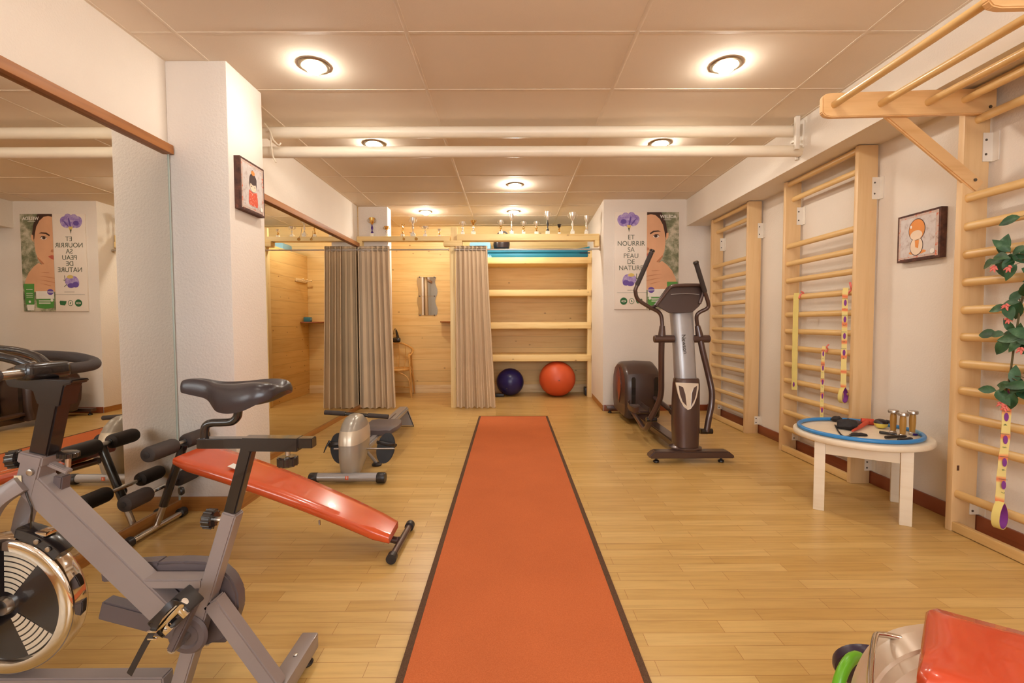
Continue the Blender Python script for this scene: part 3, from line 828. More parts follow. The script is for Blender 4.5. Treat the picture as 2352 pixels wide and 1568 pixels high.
a.mat('ink'); poly(a, [pp(.34, .63), pp(.35, .63), pp(.345, .68), pp(.37, .672), pp(.37, .678), pp(.335, .69)], 2); poly(a, [pp(.32, .72), pp(.36, .745), pp(.355, .75), pp(.315, .727)], 2)
poly(a, [pp(.04, .826), pp(.51, .826), pp(.51, .828), pp(.04, .828)], 1); poly(a, [pp(.2, .80), pp(.36, .80), pp(.36, .803), pp(.2, .803)], 1)
a.mat('ink_green')
disc(a, .145, .915, .045, .045, 1)
poly(a, [pp(.33, .895), pp(.43, .89), pp(.44, .905), pp(.43, .935), pp(.36, .94), pp(.34, .92)], 1)
disc(a, .27, .915, .032, .036, 1)
a.mat('poster_white'); disc(a, .27, .915, .026, .03, 2); disc(a, .145, .915, .03, .012, 2)
a.mat('ink_green'); disc(a, .145, .915, .02, .007, 3); disc(a, .27, .915, .006, .016, 3, .5)
# photograph half
a.mat('photo_bg'); poly(a, [pp(.5, 0), pp(1, 0), pp(1, 1), pp(.5, 1)], 1)
a.mat('hair'); poly(a, [pp(.5, 0), pp(.72, 0), pp(.76, .04), pp(.80, .12), pp(.82, .2), pp(.815, .27), pp(.78, .25), pp(.5, .15)], 2)
a.mat('skin')
poly(a, [pp(.5, .03), pp(.56, .022), pp(.63, .03), pp(.70, .07), pp(.75, .13), pp(.775, .2), pp(.79, .26), pp(.79, .32), pp(.775, .40), pp(.75, .45), pp(.72, .49), pp(.66, .54), pp(.5, .60)], 3)
poly(a, [pp(.805, .215), pp(.84, .21), pp(.835, .26), pp(.80, .29)], 3)
poly(a, [pp(.5, .60), pp(.66, .53), pp(.74, .50), pp(.82, .54), pp(.90, .60), pp(.95, .67), pp(.98, .74), pp(.98, .80), pp(.5, .80)], 4)
a.mat('skin_dark'); poly(a, [pp(.655, .505), pp(.75, .44), pp(.755, .455), pp(.70, .51), pp(.66, .515)], 5)
a.mat('hair'); poly(a, [pp(.545, .215), pp(.60, .19), pp(.68, .187), pp(.72, .20), pp(.68, .20), pp(.61, .205), pp(.555, .228)], 5)
a.mat('white_print'); poly(a, [pp(.595, .247), pp(.63, .232), pp(.67, .232), pp(.695, .25), pp(.66, .262), pp(.615, .26)], 5)
a.mat('hair'); disc(a, .64, .245, .021, .018, 6); poly(a, [pp(.585, .247), pp(.63, .226), pp(.675, .225), pp(.705, .247), pp(.67, .234), pp(.63, .235)], 7)
a.mat('skin_dark'); poly(a, [pp(.5, .36), pp(.535, .365), pp(.545, .385), pp(.52, .395), pp(.5, .39)], 5)
a.mat('lips'); poly(a, [pp(.5, .425), pp(.53, .42), pp(.585, .435), pp(.55, .455), pp(.5, .47)], 5)
a.mat('skin'); P0 = [(.56, .595), (.64, .585), (.70, .60), (.75, .625), (.76, .66), (.74, .70), (.66, .735), (.56, .74), (.5, .72), (.5, .60)]
poly(a, [pp(*q) for q in P0], 6)
a.mat('skin_dark')
for (u0, v0, u1, v1) in ((.5, .655, .75, .635), (.5, .70, .76, .672), (.56, .735, .73, .71), (.58, .60, .72, .60)):
    poly(a, [pp(u0, v0), pp((u0+u1)/2, (v0+v1)/2-.004), pp(u1, v1), pp((u0+u1)/2, (v0+v1)/2+.003), pp(u0, v0+.006)], 7)
a.mat('white_print'); poly(a, [pp(.52, .79), pp(.80, .79), pp(.80, .87), pp(.52, .87)], 7)
poly(a, [pp(.83, .93), pp(.95, .93), pp(.94, .99), pp(.84, .99)], 7)
a.mat('green_print'); poly(a, [pp(.52, .87), pp(.80, .87), pp(.79, .96), pp(.66, .975), pp(.53, .96)], 7)
poly(a, [pp(.82, .715), pp(.985, .715), pp(.965, .93), pp(.835, .93)], 7)
a.mat('violet_dark'); disc(a, .575, .80, .04, .037, 8)
a.mat('white_print'); poly(a, [pp(.53, .797), pp(.62, .795), pp(.62, .803), pp(.53, .805)], 9)
for v in (.885, .90, .915): poly(a, [pp(.58, v), pp(.76, v), pp(.76, v+.006), pp(.58, v+.006)], 9)
for v in (.77, .81, .83, .85): poly(a, [pp(.85, v), pp(.95, v), pp(.95, v+.006), pp(.85, v+.006)], 9)
disc(a, .555, .885, .018, .018, 9); disc(a, .90, .90, .015, .015, 9)
x, z = pp(.83, .048); a.text('WELEDA', (x, yp-.0052, z), (1, 0, 0), (0, 0, 1), .056, bold=.0012, squeeze=.9)
poly(a, [pp(.76, .076), pp(.88, .076), pp(.88, .081), pp(.76, .081)], 2)
a.build('print', t)

# ------------------------------------------------------------------ two painted canvases
def canvas(base, U, w, h, depth_dir, lab, doll):
    """base = lower left corner of the painted face seen from the front; U to the right"""
    base, U, D = Vector(base), Vector(U), Vector(depth_dir); V = Vector((0, 0, 1))
    t = thing('painted_canvas', lab, 'picture', tuple(base+U*w/2+D*.036), group='square doll pictures')
    def rect(mb, x0, x1, z0, z1, lay, d=.0005):
        W = U.cross(V)
        mb.prism([(x0, z0), (x1, z0), (x1, z1), (x0, z1)], base+W*(.0005*lay), U, V, d)
    b = MB('canvas_edge'); W = U.cross(V)
    b.prism([(0, 0), (w, 0), (w, h), (0, h)], base-W*.036, U, V, .036); b.build('stretched_canvas', t)
    a = MB('canvas_red'); rect(a, .012, w-.012, .012, h-.012, 1)
    a.mat('canvas_edge'); rect(a, .022, w-.03, .006, .016, 2)
    a.mat('canvas_bg'); rect(a, .026, w-.03, .028, h-.026, 2)
    def el(cx, cz, rx, rz, lay, n=26, lo=0, hi=2*PI):
        a.prism([(cx+rx*math.cos(lo+(hi-lo)*i/n), cz+rz*math.sin(lo+(hi-lo)*i/n)) for i in range(n)], base+W*(.0005*lay), U, V, .0005)
    c = w*.5
    if doll == 'red':
        a.mat('doll_dark'); el(c, h*.60, w*.155, h*.19, 3); el(c, h*.80, w*.05, h*.05, 3)
        a.mat('doll_skin'); el(c, h*.52, w*.125, h*.10, 4)
        a.mat('doll_dark'); el(c, h*.66, w*.15, h*.105, 5)
        a.mat('doll_dark'); el(c-.018, h*.52, .006, .0025, 5, 8); el(c+.018, h*.52, .006, .0025, 5, 8)
        a.mat('doll_red'); a.prism([(c-.045, h*.14), (c+.045, h*.14), (c+.052, h*.2), (c+.045, h*.44), (c, h*.40), (c-.045, h*.44), (c-.052, h*.2)], base+W*.002, U, V, .0005)
        a.mat('doll_orange'); el(c, h*.79, .02, .014, 6)
    else:
        a.mat('doll_orange'); el(c, h*.17, w*.2, h*.045, 3)
        a.mat('doll_dark'); el(c-.006, h*.64, w*.195, h*.235, 4); el(c-.006, h*.30, w*.155, h*.20, 4)
        a.mat('doll_orange'); el(c-.006, h*.64, w*.182, h*.22, 5)
        a.mat('doll_skin'); el(c-.006, h*.30, w*.142, h*.185, 5); el(c-.008, h*.53, w*.14, h*.10, 6)
        a.mat('doll_orange'); a.prism([(c-.012, h*.28), (c+.008, h*.25), (c+.012, h*.42), (c-.016, h*.42)], base+W*.0035, U, V, .0005)
        a.mat('white_print'); el(c-.045, h*.72, .006, .009, 7, 10)
    a.mat('white_print'); el(w-.045, .042, .014, .014, 8)
    a.build('painting', t)
canvas((-1.594, 2.805, 1.795), (0, 1, 0), .27, .31, (-1, 0, 0), 'dark edged square picture of a black-haired doll in red on the left pillar', 'red')
canvas((2.442, 2.965, 1.478), (0, -1, 0), .295, .285, (1, 0, 0), 'square picture of an orange doll on the right wall between the wall bars', 'orange')
# ------------------------------------------------------------------ carpet runner
rp = [(-.378, 5.485), (.434, 5.47), (.426, -1.6), (-.345, -1.6)]
t = thing('carpet_runner', 'long orange carpet runner with dark brown edges down the middle of the floor', 'carpet', (.03, 2, 0))
def inset(x, k): return x + (k if x < 0 else -k)
def run_poly(k): return [(inset(rp[0][0], k), 5.485-k*.3), (inset(rp[1][0], k), 5.47-k*.3), (inset(rp[2][0], k), -1.6+k), (inset(rp[3][0], k), -1.6+k)]
MB('rug').prism(run_poly(.024), (0, 0, .001), (1, 0, 0), (0, 1, 0), .0075).build('pile', t)
e = MB('rug_edge')
for a_, b_ in ((0, 3), (1, 2)):
    p, q = rp[a_], rp[b_]; s_ = .024 if a_ == 0 else -.024
    e.prism([p, (p[0]+s_, p[1]), (q[0]+s_, q[1]), q], (0, 0, .001), (1, 0, 0), (0, 1, 0), .0085)
e.prism([(-.378, 5.485), (.434, 5.47), (.434, 5.48), (-.378, 5.495)], (0, 0, .001), (1, 0, 0), (0, 1, 0), .008)
e.build('binding', t)

# ------------------------------------------------------------------ wall bars
RZ = [.20, .338, .478, .612, .75, .89, 1.03, 1.17, 1.313, 1.455, 1.598, 1.745, 2.143, 2.268]
def wall_bars(y0, lab, skip=None, w=.86):
    """y0 = near side; posts stand 2 cm off the wall"""
    t = thing('wall_bars', lab, 'wall bars', (2.39, y0+w/2, 0), group='beech wall bars along the right wall')
    for y in (y0, y0+w-.034):
        MB('beech_z').span(2.330, 2.462, y, y+.034, 0, 2.288, .004).build('post', t)
    for z in RZ:
        if skip and abs(z-skip) < .01: continue
        x = 2.395 if abs(z-2.143) < .01 else 2.358
        MB('beech_y').tube([(x, y0+.034, z), (x, y0+w-.034, z)], .016, 14, flat=1.38).build('rung', t)
    MB('beech_y').span(2.335, 2.365, y0+.034, y0+w-.034, .004, .052, .004).build('bottom_rail', t)
    for y, s_ in ((y0, -1), (y0+w, -1)):
        for zz in ((1.93, 2.075), (.09, .17)):
            for_ = MB('white_metal')
            ya = y0-.0035 if y == y0 else y0+w-.0375
            for_.span(2.425, 2.479, ya, ya+.003, *zz).span(2.474, 2.479, ya-.03, ya+.003, *zz)
            for q in (.25, .75):
                z = zz[0]+(zz[1]-zz[0])*q
                for_.mat('screw').lathe([(.006, 0), (.006, .002), (0, .003)], (2.44, ya, z), (0, -1, 0), 10)
                for_.mat('white_metal')
            for_.build('bracket', t)
    return t
wall_bars(4.615, 'beech wall bars furthest away, behind the elliptical trainer')
wall_bars(3.165, 'beech wall bars in the middle, hung with two printed bands and a yellow strap')
w3 = wall_bars(1.605, 'beech wall bars nearest the camera, hung with leaves and a pull-up frame', skip=.338)
MB('hole_shade').span(2.352, 2.364, 2.4300, 2.4318, .325, .352).build('rung_hole_shade', w3)  # dark patch on the post, painted as the shade inside the empty hole

# pull-up frame on the near wall bars
t = thing('pull_up_frame', 'beech pull-up frame with round bars jutting out over the nearest wall bars', 'pull-up bar', (2.1, 2.03, 2.14))
for y in (1.575, 2.395):
    P = [(1.575, 2.165), (1.59, 2.148), (1.62, 2.142), (2.40, 2.158), (2.455, 2.165), (2.455, 2.285), (1.62, 2.262), (1.59, 2.256), (1.575, 2.240)]
    MB('beech_x').prism(P, (0, y+.028, 0), (1, 0, 0), (0, 0, 1), .028, .004).build('side_arm', t)
    MB('beech_x').beam((1.905, y+.04, 2.21), (2.415, y+.04, 1.80), .022, .07, (0, 0, 1), .006).build('brace', t)
    MB('screw').lathe([(.008, 0), (.008, .003), (0, .004)], (2.385, y+.027, 1.835), (0, -1, 0), 12).build('bolt', t)
    MB('screw').lathe([(.008, 0), (.008, .003), (0, .004)], (2.42, y-.001, 2.19), (0, -1, 0), 12).build('bolt', t)
for x, z in ((1.633, 2.202), (1.868, 2.206), (2.105, 2.212), (2.29, 2.225)):
    MB('beech_y').tube([(x, 1.585, z), (x, 2.397, z)], .0175, 16).build('grip_bar', t)

# ------------------------------------------------------------------ bands hanging on the wall bars
def band(name, lab, pts, w, wdir, mat, marks=None, seg_len=.107, grp=None):
    """flat ribbon following pts (top to bottom); wdir is its width direction"""
    org = Vector(pts[-1]); wd = Vector(wdir).normalized()
    t = thing(name, lab, 'band', tuple(org), group=grp)
    P = catmull(pts, 8)
    mb = MB(mat)
    nrm = wd.cross(Vector((0, 0, 1))).normalized()
    rings = []
    for i, p in enumerate(P):
        d = (P[min(i+1, len(P)-1)]-P[max(i-1, 0)]).normalized(); n = wd.cross(d).normalized()
        ww = w*(1+.05*math.sin(i*1.3))
        rings.append([p-wd*ww/2-n*.0012, p+wd*ww/2-n*.0012, p+wd*ww/2+n*.0012, p-wd*ww/2+n*.0012])
    mb.loft(rings)
    mb.build('ribbon', t)
    return t, wd
def marks_on(t, top, wd, w, n, seg_len, first):
    """violet ovals, stitched seams and numerals on the camera side"""
    top = Vector(top); nrm = Vector((0, 0, 1)).cross(wd).normalized()
    if nrm.y > 0: nrm = -nrm
    a = MB('purple')
    for k in range(n):
        c = top-Vector((0, 0, seg_len*(k+.25)))+nrm*.0022
        pts = [(w*.26*math.cos(2*PI*i/14)+.1*w, seg_len*.19*math.sin(2*PI*i/14)) for i in range(14)]
        U = Vector((0, 0, 1)).cross(nrm).normalized()
        a.mat('purple').prism(pts, c, U, (0, 0, 1), .0006)
        a.mat('ink').prism([(-w/2, seg_len*.24), (w/2, seg_len*.24), (w/2, seg_len*.25+.0008), (-w/2, seg_len*.25+.0008)], c, U, (0, 0, 1), .0006)
        if first is not None:
            a.mat('ink_green').text(str(first+k), c-Vector((0, 0, seg_len*.34)), Vector((0, 0, -1)), U, w*.55, .0003)
    a.build('print', t)
def loop_end(t, c, wd, h, w):
    """teardrop loop closing the band at its foot"""
    c = Vector(c); n = Vector((0, 0, 1)).cross(wd).normalized()
    pts = [c+wd*(h*.30*math.sin(q)*abs(math.sin(q/2))**.6)+Vector((0, 0, h*.5*math.cos(q))) for q in [2*PI*i/20 for i in range(20)]]
    wd = (wd*.55+n*.83).normalized(); n = Vector((0, 0, 1)).cross(wd).normalized()
    pts = [c+wd*(h*.34*math.sin(q)*abs(math.sin(q/2))**.6)+Vector((0, 0, h*.5*math.cos(q))) for q in [2*PI*i/20 for i in range(20)]]
    m_ = MB('strap_yellow')
    for mt, k in (('strap_yellow', 1.0), ('purple', .93)):
        rings = []
        for p in pts:
            q = c+(p-c)*k; q2 = c+(p-c)*(k-.05)
            rings.append([q-n*w/2, q+n*w/2, q2+n*w/2, q2-n*w/2])
        m_.mat(mt).loft(rings, closed_path=True)
    m_.build('end_loop', t)

vd = lambda p: Vector((p[1], -p[0], 0)).normalized()      # across the line of sight, near enough
G = 'exercise bands hanging from the wall bars'
wd = (.80, -.60, 0)
t, wdv = band('exercise_band', 'plain yellow strap hanging from the middle wall bars by their far post', [(2.325, 3.80, 1.345), (2.318, 3.80, 1.28), (2.32, 3.805, 1.0), (2.318, 3.80, .75), (2.32, 3.80, .555)], .038, wd, 'strap_yellow', grp=G)
a = MB('purple').ball((2.311, 3.795, .60), (.008, .003, .02), 12, 8); a.build('print', t)
MB('pink').tube([(2.33, 3.78, 1.30), (2.345, 3.785, 1.33), (2.36, 3.77, 1.34), (2.335, 3.765, 1.355)], .006, 8, 4).build('knot', t)
t, wdv = band('exercise_band', 'yellow and violet printed band with loop, by the near post of the middle wall bars', [(2.32, 3.24, 1.345), (2.312, 3.235, 1.28), (2.315, 3.235, 1.0), (2.312, 3.23, .80), (2.313, 3.23, .655)], .032, wd, 'strap', grp=G)
marks_on(t, (2.311, 3.234, 1.27), wdv, .032, 5, .115, 1)
loop_end(t, (2.316, 3.235, .60), wdv, .115, .03)
MB('pink').tube([(2.335, 3.25, 1.30), (2.345, 3.22, 1.33), (2.33, 3.205, 1.35), (2.325, 3.21, 1.38)], .007, 8, 4).build('knot', t)
t, wdv = band('exercise_band', 'narrow printed band hanging in the middle of the middle wall bars down behind the table', [(2.32, 3.45, .93), (2.312, 3.447, .85), (2.314, 3.45, .65), (2.312, 3.447, .36)], .022, wd, 'strap', grp=G)
marks_on(t, (2.311, 3.447, .90), wdv, .022, 5, .105, 1)
MB('pink').tube([(2.335, 3.45, .885), (2.34, 3.44, .91), (2.325, 3.43, .925), (2.335, 3.42, .945)], .005, 8, 4).build('knot', t)
t, wdv = band('exercise_band', 'yellow numbered band hanging below the leaves on the nearest wall bars', [(2.315, 2.155, .83), (2.308, 2.155, .74), (2.31, 2.158, .56), (2.306, 2.165, .40), (2.308, 2.17, .26)], .030, wd, 'strap', grp=G)
marks_on(t, (2.3055, 2.157, .80), wdv, .030, 5, .107, 3)
loop_end(t, (2.306, 2.165, .198), wdv, .13, .03)

# ------------------------------------------------------------------ leafy garland on the near wall bars
t = thing('leaf_garland', 'artificial leafy vine with pink flowers hanging on the nearest wall bars', 'garland', (2.30, 2.05, .75))
spine = [Vector(p) for p in ((2.31, 1.96, 1.78), (2.30, 2.02, 1.6), (2.295, 2.06, 1.42), (2.30, 2.10, 1.22), (2.295, 2.12, 1.02), (2.30, 2.14, .86), (2.29, 2.15, .76))]
sp = catmull(spine, 8)
def leaf(mb, base, d, L, W, nrm):
    d = d.normalized(); s_ = d.cross(nrm).normalized(); n_ = s_.cross(d).normalized()
    prof = [(0, .02), (.12, .55), (.3, .95), (.5, 1.0), (.7, .78), (.88, .36), (1, .0)]
    tmp = bmesh.new(); rows = []
    for u, w_ in prof:
        row = []
        for k in (-1, -.5, 0, .5, 1):
            p = base+d*(u*L)+s_*(k*w_*W/2)+n_*(abs(k)*w_*W*.14-.25*L*u*u)
            row.append(tmp.verts.new(p))
        rows.append(row)
    for A, B in zip(rows, rows[1:]):
        for j in range(4): tmp.faces.new((A[j], A[j+1], B[j+1], B[j]))
    bmesh.ops.recalc_face_normals(tmp, faces=tmp.faces)
    mb._merge(tmp)
rnd = random.Random(4)
clusters = [  # pixel position, spread of leaves, count
    (2352, 495, 2), (2292, 592, 4), (2325, 588, 5), (2350, 600, 4), (2318, 695, 3), (2350, 690, 4), (2292, 772, 2), (2320, 770, 5), (2350, 775, 4), (2295, 898, 3), (2328, 890, 5), (2350, 880, 4), (2400, 640, 5), (2400, 780, 5), (2390, 880, 4), (2400, 540, 5)]
lv = MB('leaf'); tw = MB('stem').tube(sp, .004, 8)
for (cx_, cy_, n) in clusters:
    c = px(cx_, cy_, 2.285)
    near = min(sp, key=lambda q: (q-c).length)
    mid = (near+c)/2+Vector((-.015, 0, .012))
    tw.tube([near, mid, c], .0018, 6, 5)
    for k in range(n):
        a = 2*PI*(k/n)+rnd.uniform(-.4, .4)
        d = Vector((rnd.uniform(-.5, .15), math.cos(a), math.sin(a)*.55-.12))
        L = rnd.uniform(.07, .10)
        b0 = c+Vector((rnd.uniform(-.015, .01), rnd.uniform(-.01, .01), rnd.uniform(-.012, .012)))
        tw.tube([c, b0+d.normalized()*.012], .0012, 5)
        leaf(lv, b0+d.normalized()*.010, d, L, L*rnd.uniform(.42, .55), Vector((-.8, -.5, .35)))
lv.build('foliage', t); tw.build('vine', t)
for cx_, cy_ in ((2288, 612), (2322, 612), (2322, 730), (2316, 700), (2350, 800), (2304, 925), (2312, 932)):
    c = px(cx_, cy_, 2.262); f = MB('pink')
    for k in range(5):
        a = 2*PI*k/5+rnd.random()
        f.tube([c, c+Vector((-.01, math.cos(a)*.009, math.sin(a)*.009-.006)), c+Vector((-.012, math.cos(a)*.02, math.sin(a)*.014-.014))], [.003, .005, .0015], 6, 3)
    f.mat('cream').ball(c+Vector((-.006, 0, -.012)), (.005, .005, .009), 8, 6)
    f.build('flower', t)

# ------------------------------------------------------------------ round low table and what lies on it
TX, TY, TA = 2.100, 2.785, math.radians(-33.7)
t = thing('round_table', 'low round whitewashed wooden table beside the wall bars', 'table', (TX, TY, 0), TA)
MB('table').lathe([(0, 0), (.330, 0), (.340, .004), (.345, .012), (.345, .028), (.341, .034), (0, .036)], (0, 0, .414), seg=72).build('tabletop', t, world=False)
for sx_ in (1, -1):
    for sy_ in (1, -1):
        MB('table').span(sx_*.198-.0275, sx_*.198+.0275, sy_*.198-.018, sy_*.198+.018, 0, .413, .003).build('leg', t, world=False)
for s_ in (1, -1):
    MB('table').span(-.17, .17, s_*.192-.01, s_*.192+.01, .335, .413, .002).build('apron', t, world=False)
    MB('table').span(s_*.196-.01, s_*.196+.01, -.18, .18, .335, .413, .002).build('apron', t, world=False)
TZ = .4505
def tp(x, y, z=TZ): return pz(x, y, z)
t = thing('hoop', 'blue plastic hoop lying flat on the round table', 'hoop', (2.093, 2.793, TZ))
MB('hoop').tube([(2.093+.303*math.cos(2*PI*i/72), 2.793+.303*math.sin(2*PI*i/72), TZ+.0115) for i in range(71)], .0115, 14, closed=True).build('ring', t)
MB('light_blue').tube([(2.093+.303*math.cos(a), 2.793+.303*math.sin(a), TZ+.0115) for a in [-.45+i*.03 for i in range(11)]], .0122, 14).build('joint_sleeve', t)
# crumpled black half gloves with straps
c = tp(1952, 990)
t = thing('weightlifting_gloves', 'crumpled black gloves with straps lying on the table inside the hoop', 'gloves', tuple(c))
g = MB('blackcloth')
def crumple(c, rx, ry, rz, seed, ang=0):
    r_ = random.Random(seed); off = [r_.uniform(0, 6) for _ in range(4)]
    def f(u, v):
        th = 2*PI*u; ph = PI*v
        k = 1+.16*math.sin(3*th+off[0])*math.sin(ph)+.12*math.sin(5*ph+off[1]+2*th)
        x, y = rx*k*math.cos(th)*math.sin(ph), ry*k*math.sin(th)*math.sin(ph)
        z = rz*(1+.25*math.sin(4*th+off[2])*math.sin(ph))*math.cos(ph)
        return Vector((c[0]+x*math.cos(ang)-y*math.sin(ang), c[1]+x*math.sin(ang)+y*math.cos(ang), max(c[2]+rz*.7+z, TZ+.001)))
    return f
g.surf(crumple(tp(1948, 985), .062, .05, .036, 1, .3), 36, 16)
g.build('glove', t)
g = MB('blackcloth'); g.surf(crumple(tp(1922, 968), .030, .022, .022, 2, -.5), 24, 12)
g.build('glove', t)
g = MB('blackcloth'); g.surf(crumple(tp(1972, 1000), .045, .02, .010, 5, -.2), 24, 12)
g.tube([tp(1918, 978)+Vector((0, 0, .006)), tp(1926, 992)+Vector((0, 0, .004)), tp(1938, 1003)+Vector((0, 0, .004)), tp(1960, 1002)+Vector((0, 0, .005)), tp(1985, 1001)+Vector((0, 0, .004))], .004, 8, 5)
g.build('strap', t)
MB('grey_dark').surf(crumple(tp(1967, 974), .026, .02, .016, 9, 0), 20, 10).build('cuff', t)
t = solo(MB('redcloth').tube([tp(1958, 993)+Vector((0, 0, .010)), tp(1972, 987)+Vector((0, 0, .014)), tp(1985, 980)+Vector((0, 0, .018)), tp(1993, 974)+Vector((0, 0, .022))], [.006, .010, .013, .016], 14, 5)
         .tube([tp(1978, 974)+Vector((0, 0, .02)), tp(2006, 976)+Vector((0, 0, .02))], .0195, 16), 'jump_rope_grip', 'orange-red soft grip bent on the table beside the black gloves', 'grip', tuple(tp(1985, 985)))
c = tp(2023, 983)
t = thing('massage_ball', 'yellow ball with dark strap cap on the table', 'ball', tuple(c))
MB('yellow').lathe([(0, 0), (.018, .002), (.031, .012), (.036, .026), (.037, .032), (0, .033)], c, seg=24).build('ball', t)
q = MB('bowl').lathe([(.037, .032), (.036, .040), (.028, .051), (.014, .057), (0, .058)], c, seg=24)
q.tube([c+Vector((.02, -.01, .046)), c+Vector((.045, -.03, .040)), c+Vector((.055, -.04, .03))], .010, 10, 4); q.build('strap_cap', t)
G = 'wooden dumbbells standing on the table'
for x, y, lab in ((2051, 995, 'leftmost standing wooden dumbbell with metal disc top on the table'), (2073, 1003, 'middle standing wooden dumbbell with metal disc top, slightly nearer'), (2095, 998, 'rightmost standing wooden dumbbell with metal disc top, nearest the wall')):
    c = tp(x, y)
    t = thing('dumbbell', lab, 'dumbbell', tuple(c), group=G)
    MB('steel').lathe([(0, 0), (.016, 0), (.018, .004), (.018, .012), (.012, .018), (0, .019)], c, seg=26).build('lower_disc', t)
    MB('gold_wood').lathe([(0, .018), (.0135, .018), (.0145, .04), (.0165, .07), (.016, .10), (.0138, .122), (0, .123)], c, seg=24).build('handle', t)
    MB('steel').lathe([(0, .122), (.024, .122), (.0265, .125), (.0265, .137), (.024, .141), (0, .142)], c, seg=30).build('upper_disc', t)
for (x0, y0, x1, y1, lab) in ((2020, 996, 2060, 1002, 'black skipping rope handle on the table, left of the dumbbells'), (2034, 1008, 2080, 1006, 'thicker black skipping rope handle in front of the dumbbells'), (2064, 1014, 2094, 1011, 'short black skipping rope handle nearest the table edge')):
    p, q = tp(x0, y0), tp(x1, y1); r_ = .0095
    t = thing('rope_handle', lab, 'handle', tuple((p+q)/2), group='black rope handles on the table')
    z_ = Vector((0, 0, r_+.0005))
    MB('black').tube([p+z_, p.lerp(q, .15)+z_, p.lerp(q, .5)+z_, p.lerp(q, .85)+z_, q+z_], [r_*.9, r_, r_*.82, r_, r_*.7], 14, 3).build('grip', t)
    MB('steel').lathe([(.004, 0), (.004, .006), (0, .007)], q+z_, q-p, 10).build('ferrule', t)
c = tp(2102, 1000)
solo(MB('violet').box(c+Vector((0, 0, .006)), (.02, .014, .011), .003), 'blue_clip', 'small blue clip on the table beside the rightmost dumbbell', 'clip', tuple(c))
# ------------------------------------------------------------------ exercise bike (stands parallel to the picture, 1.3 m away)
B = 1.30
def bk_(x, y, off=0): p = py(x, y, B); return Vector((p.x, B+off, p.z))
t = bike = thing('exercise_bike', 'grey spinning bike with chrome flywheel, black saddle and black handlebar', 'exercise bike', (-1.05, B, 0))
def beam2(mat, a, b, thick, wide, name, bevel=.004, parent=bike):
    a, b = Vector(a), Vector(b); d = (b-a).normalized()
    up = Vector((-d.z, 0, d.x))
    return MB(mat).beam(a, b, wide, thick, up, bevel).build(name, parent)
beam2('grey_paint', bk_(86, 1108), bk_(398, 1412), .072, .055, 'down_tube')
beam2('grey_paint', bk_(536, 1173), bk_(392, 1650), .040, .045, 'seat_tube')
beam2('grey_paint', bk_(490, 1375), Vector((-.672, B, .075)), .044, .045, 'rear_leg')
beam2('grey_paint', bk_(325, 1331), bk_(476, 1331), .026, .05, 'cross_bar')
t_ = MB('grey_paint').span(-.702, -.648, 1.08, 1.53, .028, .080, .006); rs_ = t_.build('rear_stabilizer', bike)
for y in (1.12, 1.49):
    MB('black_plastic').lathe([(.022, 0), (.024, .006), (.02, .012), (.008, .016), (.008, .03), (0, .03)], (-.675, y, 0), seg=20).build('foot', rs_)
MB('steel').lathe([(.007, 0), (.007, .003), (0, .005)], (-.675, 1.42, .08), seg=14).build('bolt', rs_)
t_ = MB('grey_paint').span(-1.80, -1.745, 1.08, 1.53, .028, .080, .006); fs_ = t_.build('front_stabilizer', bike)
for y in (1.12, 1.49):
    MB('black_plastic').lathe([(.022, 0), (.024, .006), (.02, .012), (.008, .016), (.008, .03), (0, .03)], (-1.772, y, 0), seg=20).build('foot', fs_)
MB('grey_paint').beam((-1.79, B, .094), (bk_(395, 1560).x-.01, B, .094), .045, .05, (0, 0, 1), .004).build('base_rail', bike)
MB('black_plastic').lathe([(.018, 0), (.02, .006), (.015, .012), (0, .034)], bk_(392, 1650)*1.0+Vector((0, 0, -bk_(392, 1650).z)), seg=18).build('foot', bike)
# head tube, fork
beam2('grey_paint', bk_(94, 1050), bk_(73, 1132), .058, .058, 'head_tube')
beam2('grey_paint', bk_(97, 1036), bk_(92, 1060), .068, .068, 'head_collar')
for off in (-.055, .055):
    f_ = MB('grey_paint').bar([bk_(82, 1100, off*.7), bk_(48, 1128, off), bk_(20, 1172, off), bk_(3, 1235, off), bk_(-6, 1300, off), bk_(2, 1360, off), bk_(16, 1392, off)], .044, .024, (0, 1, 0), 6).build('fork_blade', bike)
    MB('steel').lathe([(.016, 0), (.016, .01), (.009, .013), (.009, .024), (0, .025)], bk_(24, 1388, off+(.012 if off > 0 else -.012)), (0, 1 if off > 0 else -1, 0), 6).build('axle_nut', f_)
    beam2('grey_paint', bk_(14, 1405, off), Vector((-1.755, B+off*.6, .07)), .04, .022, 'fork_foot')
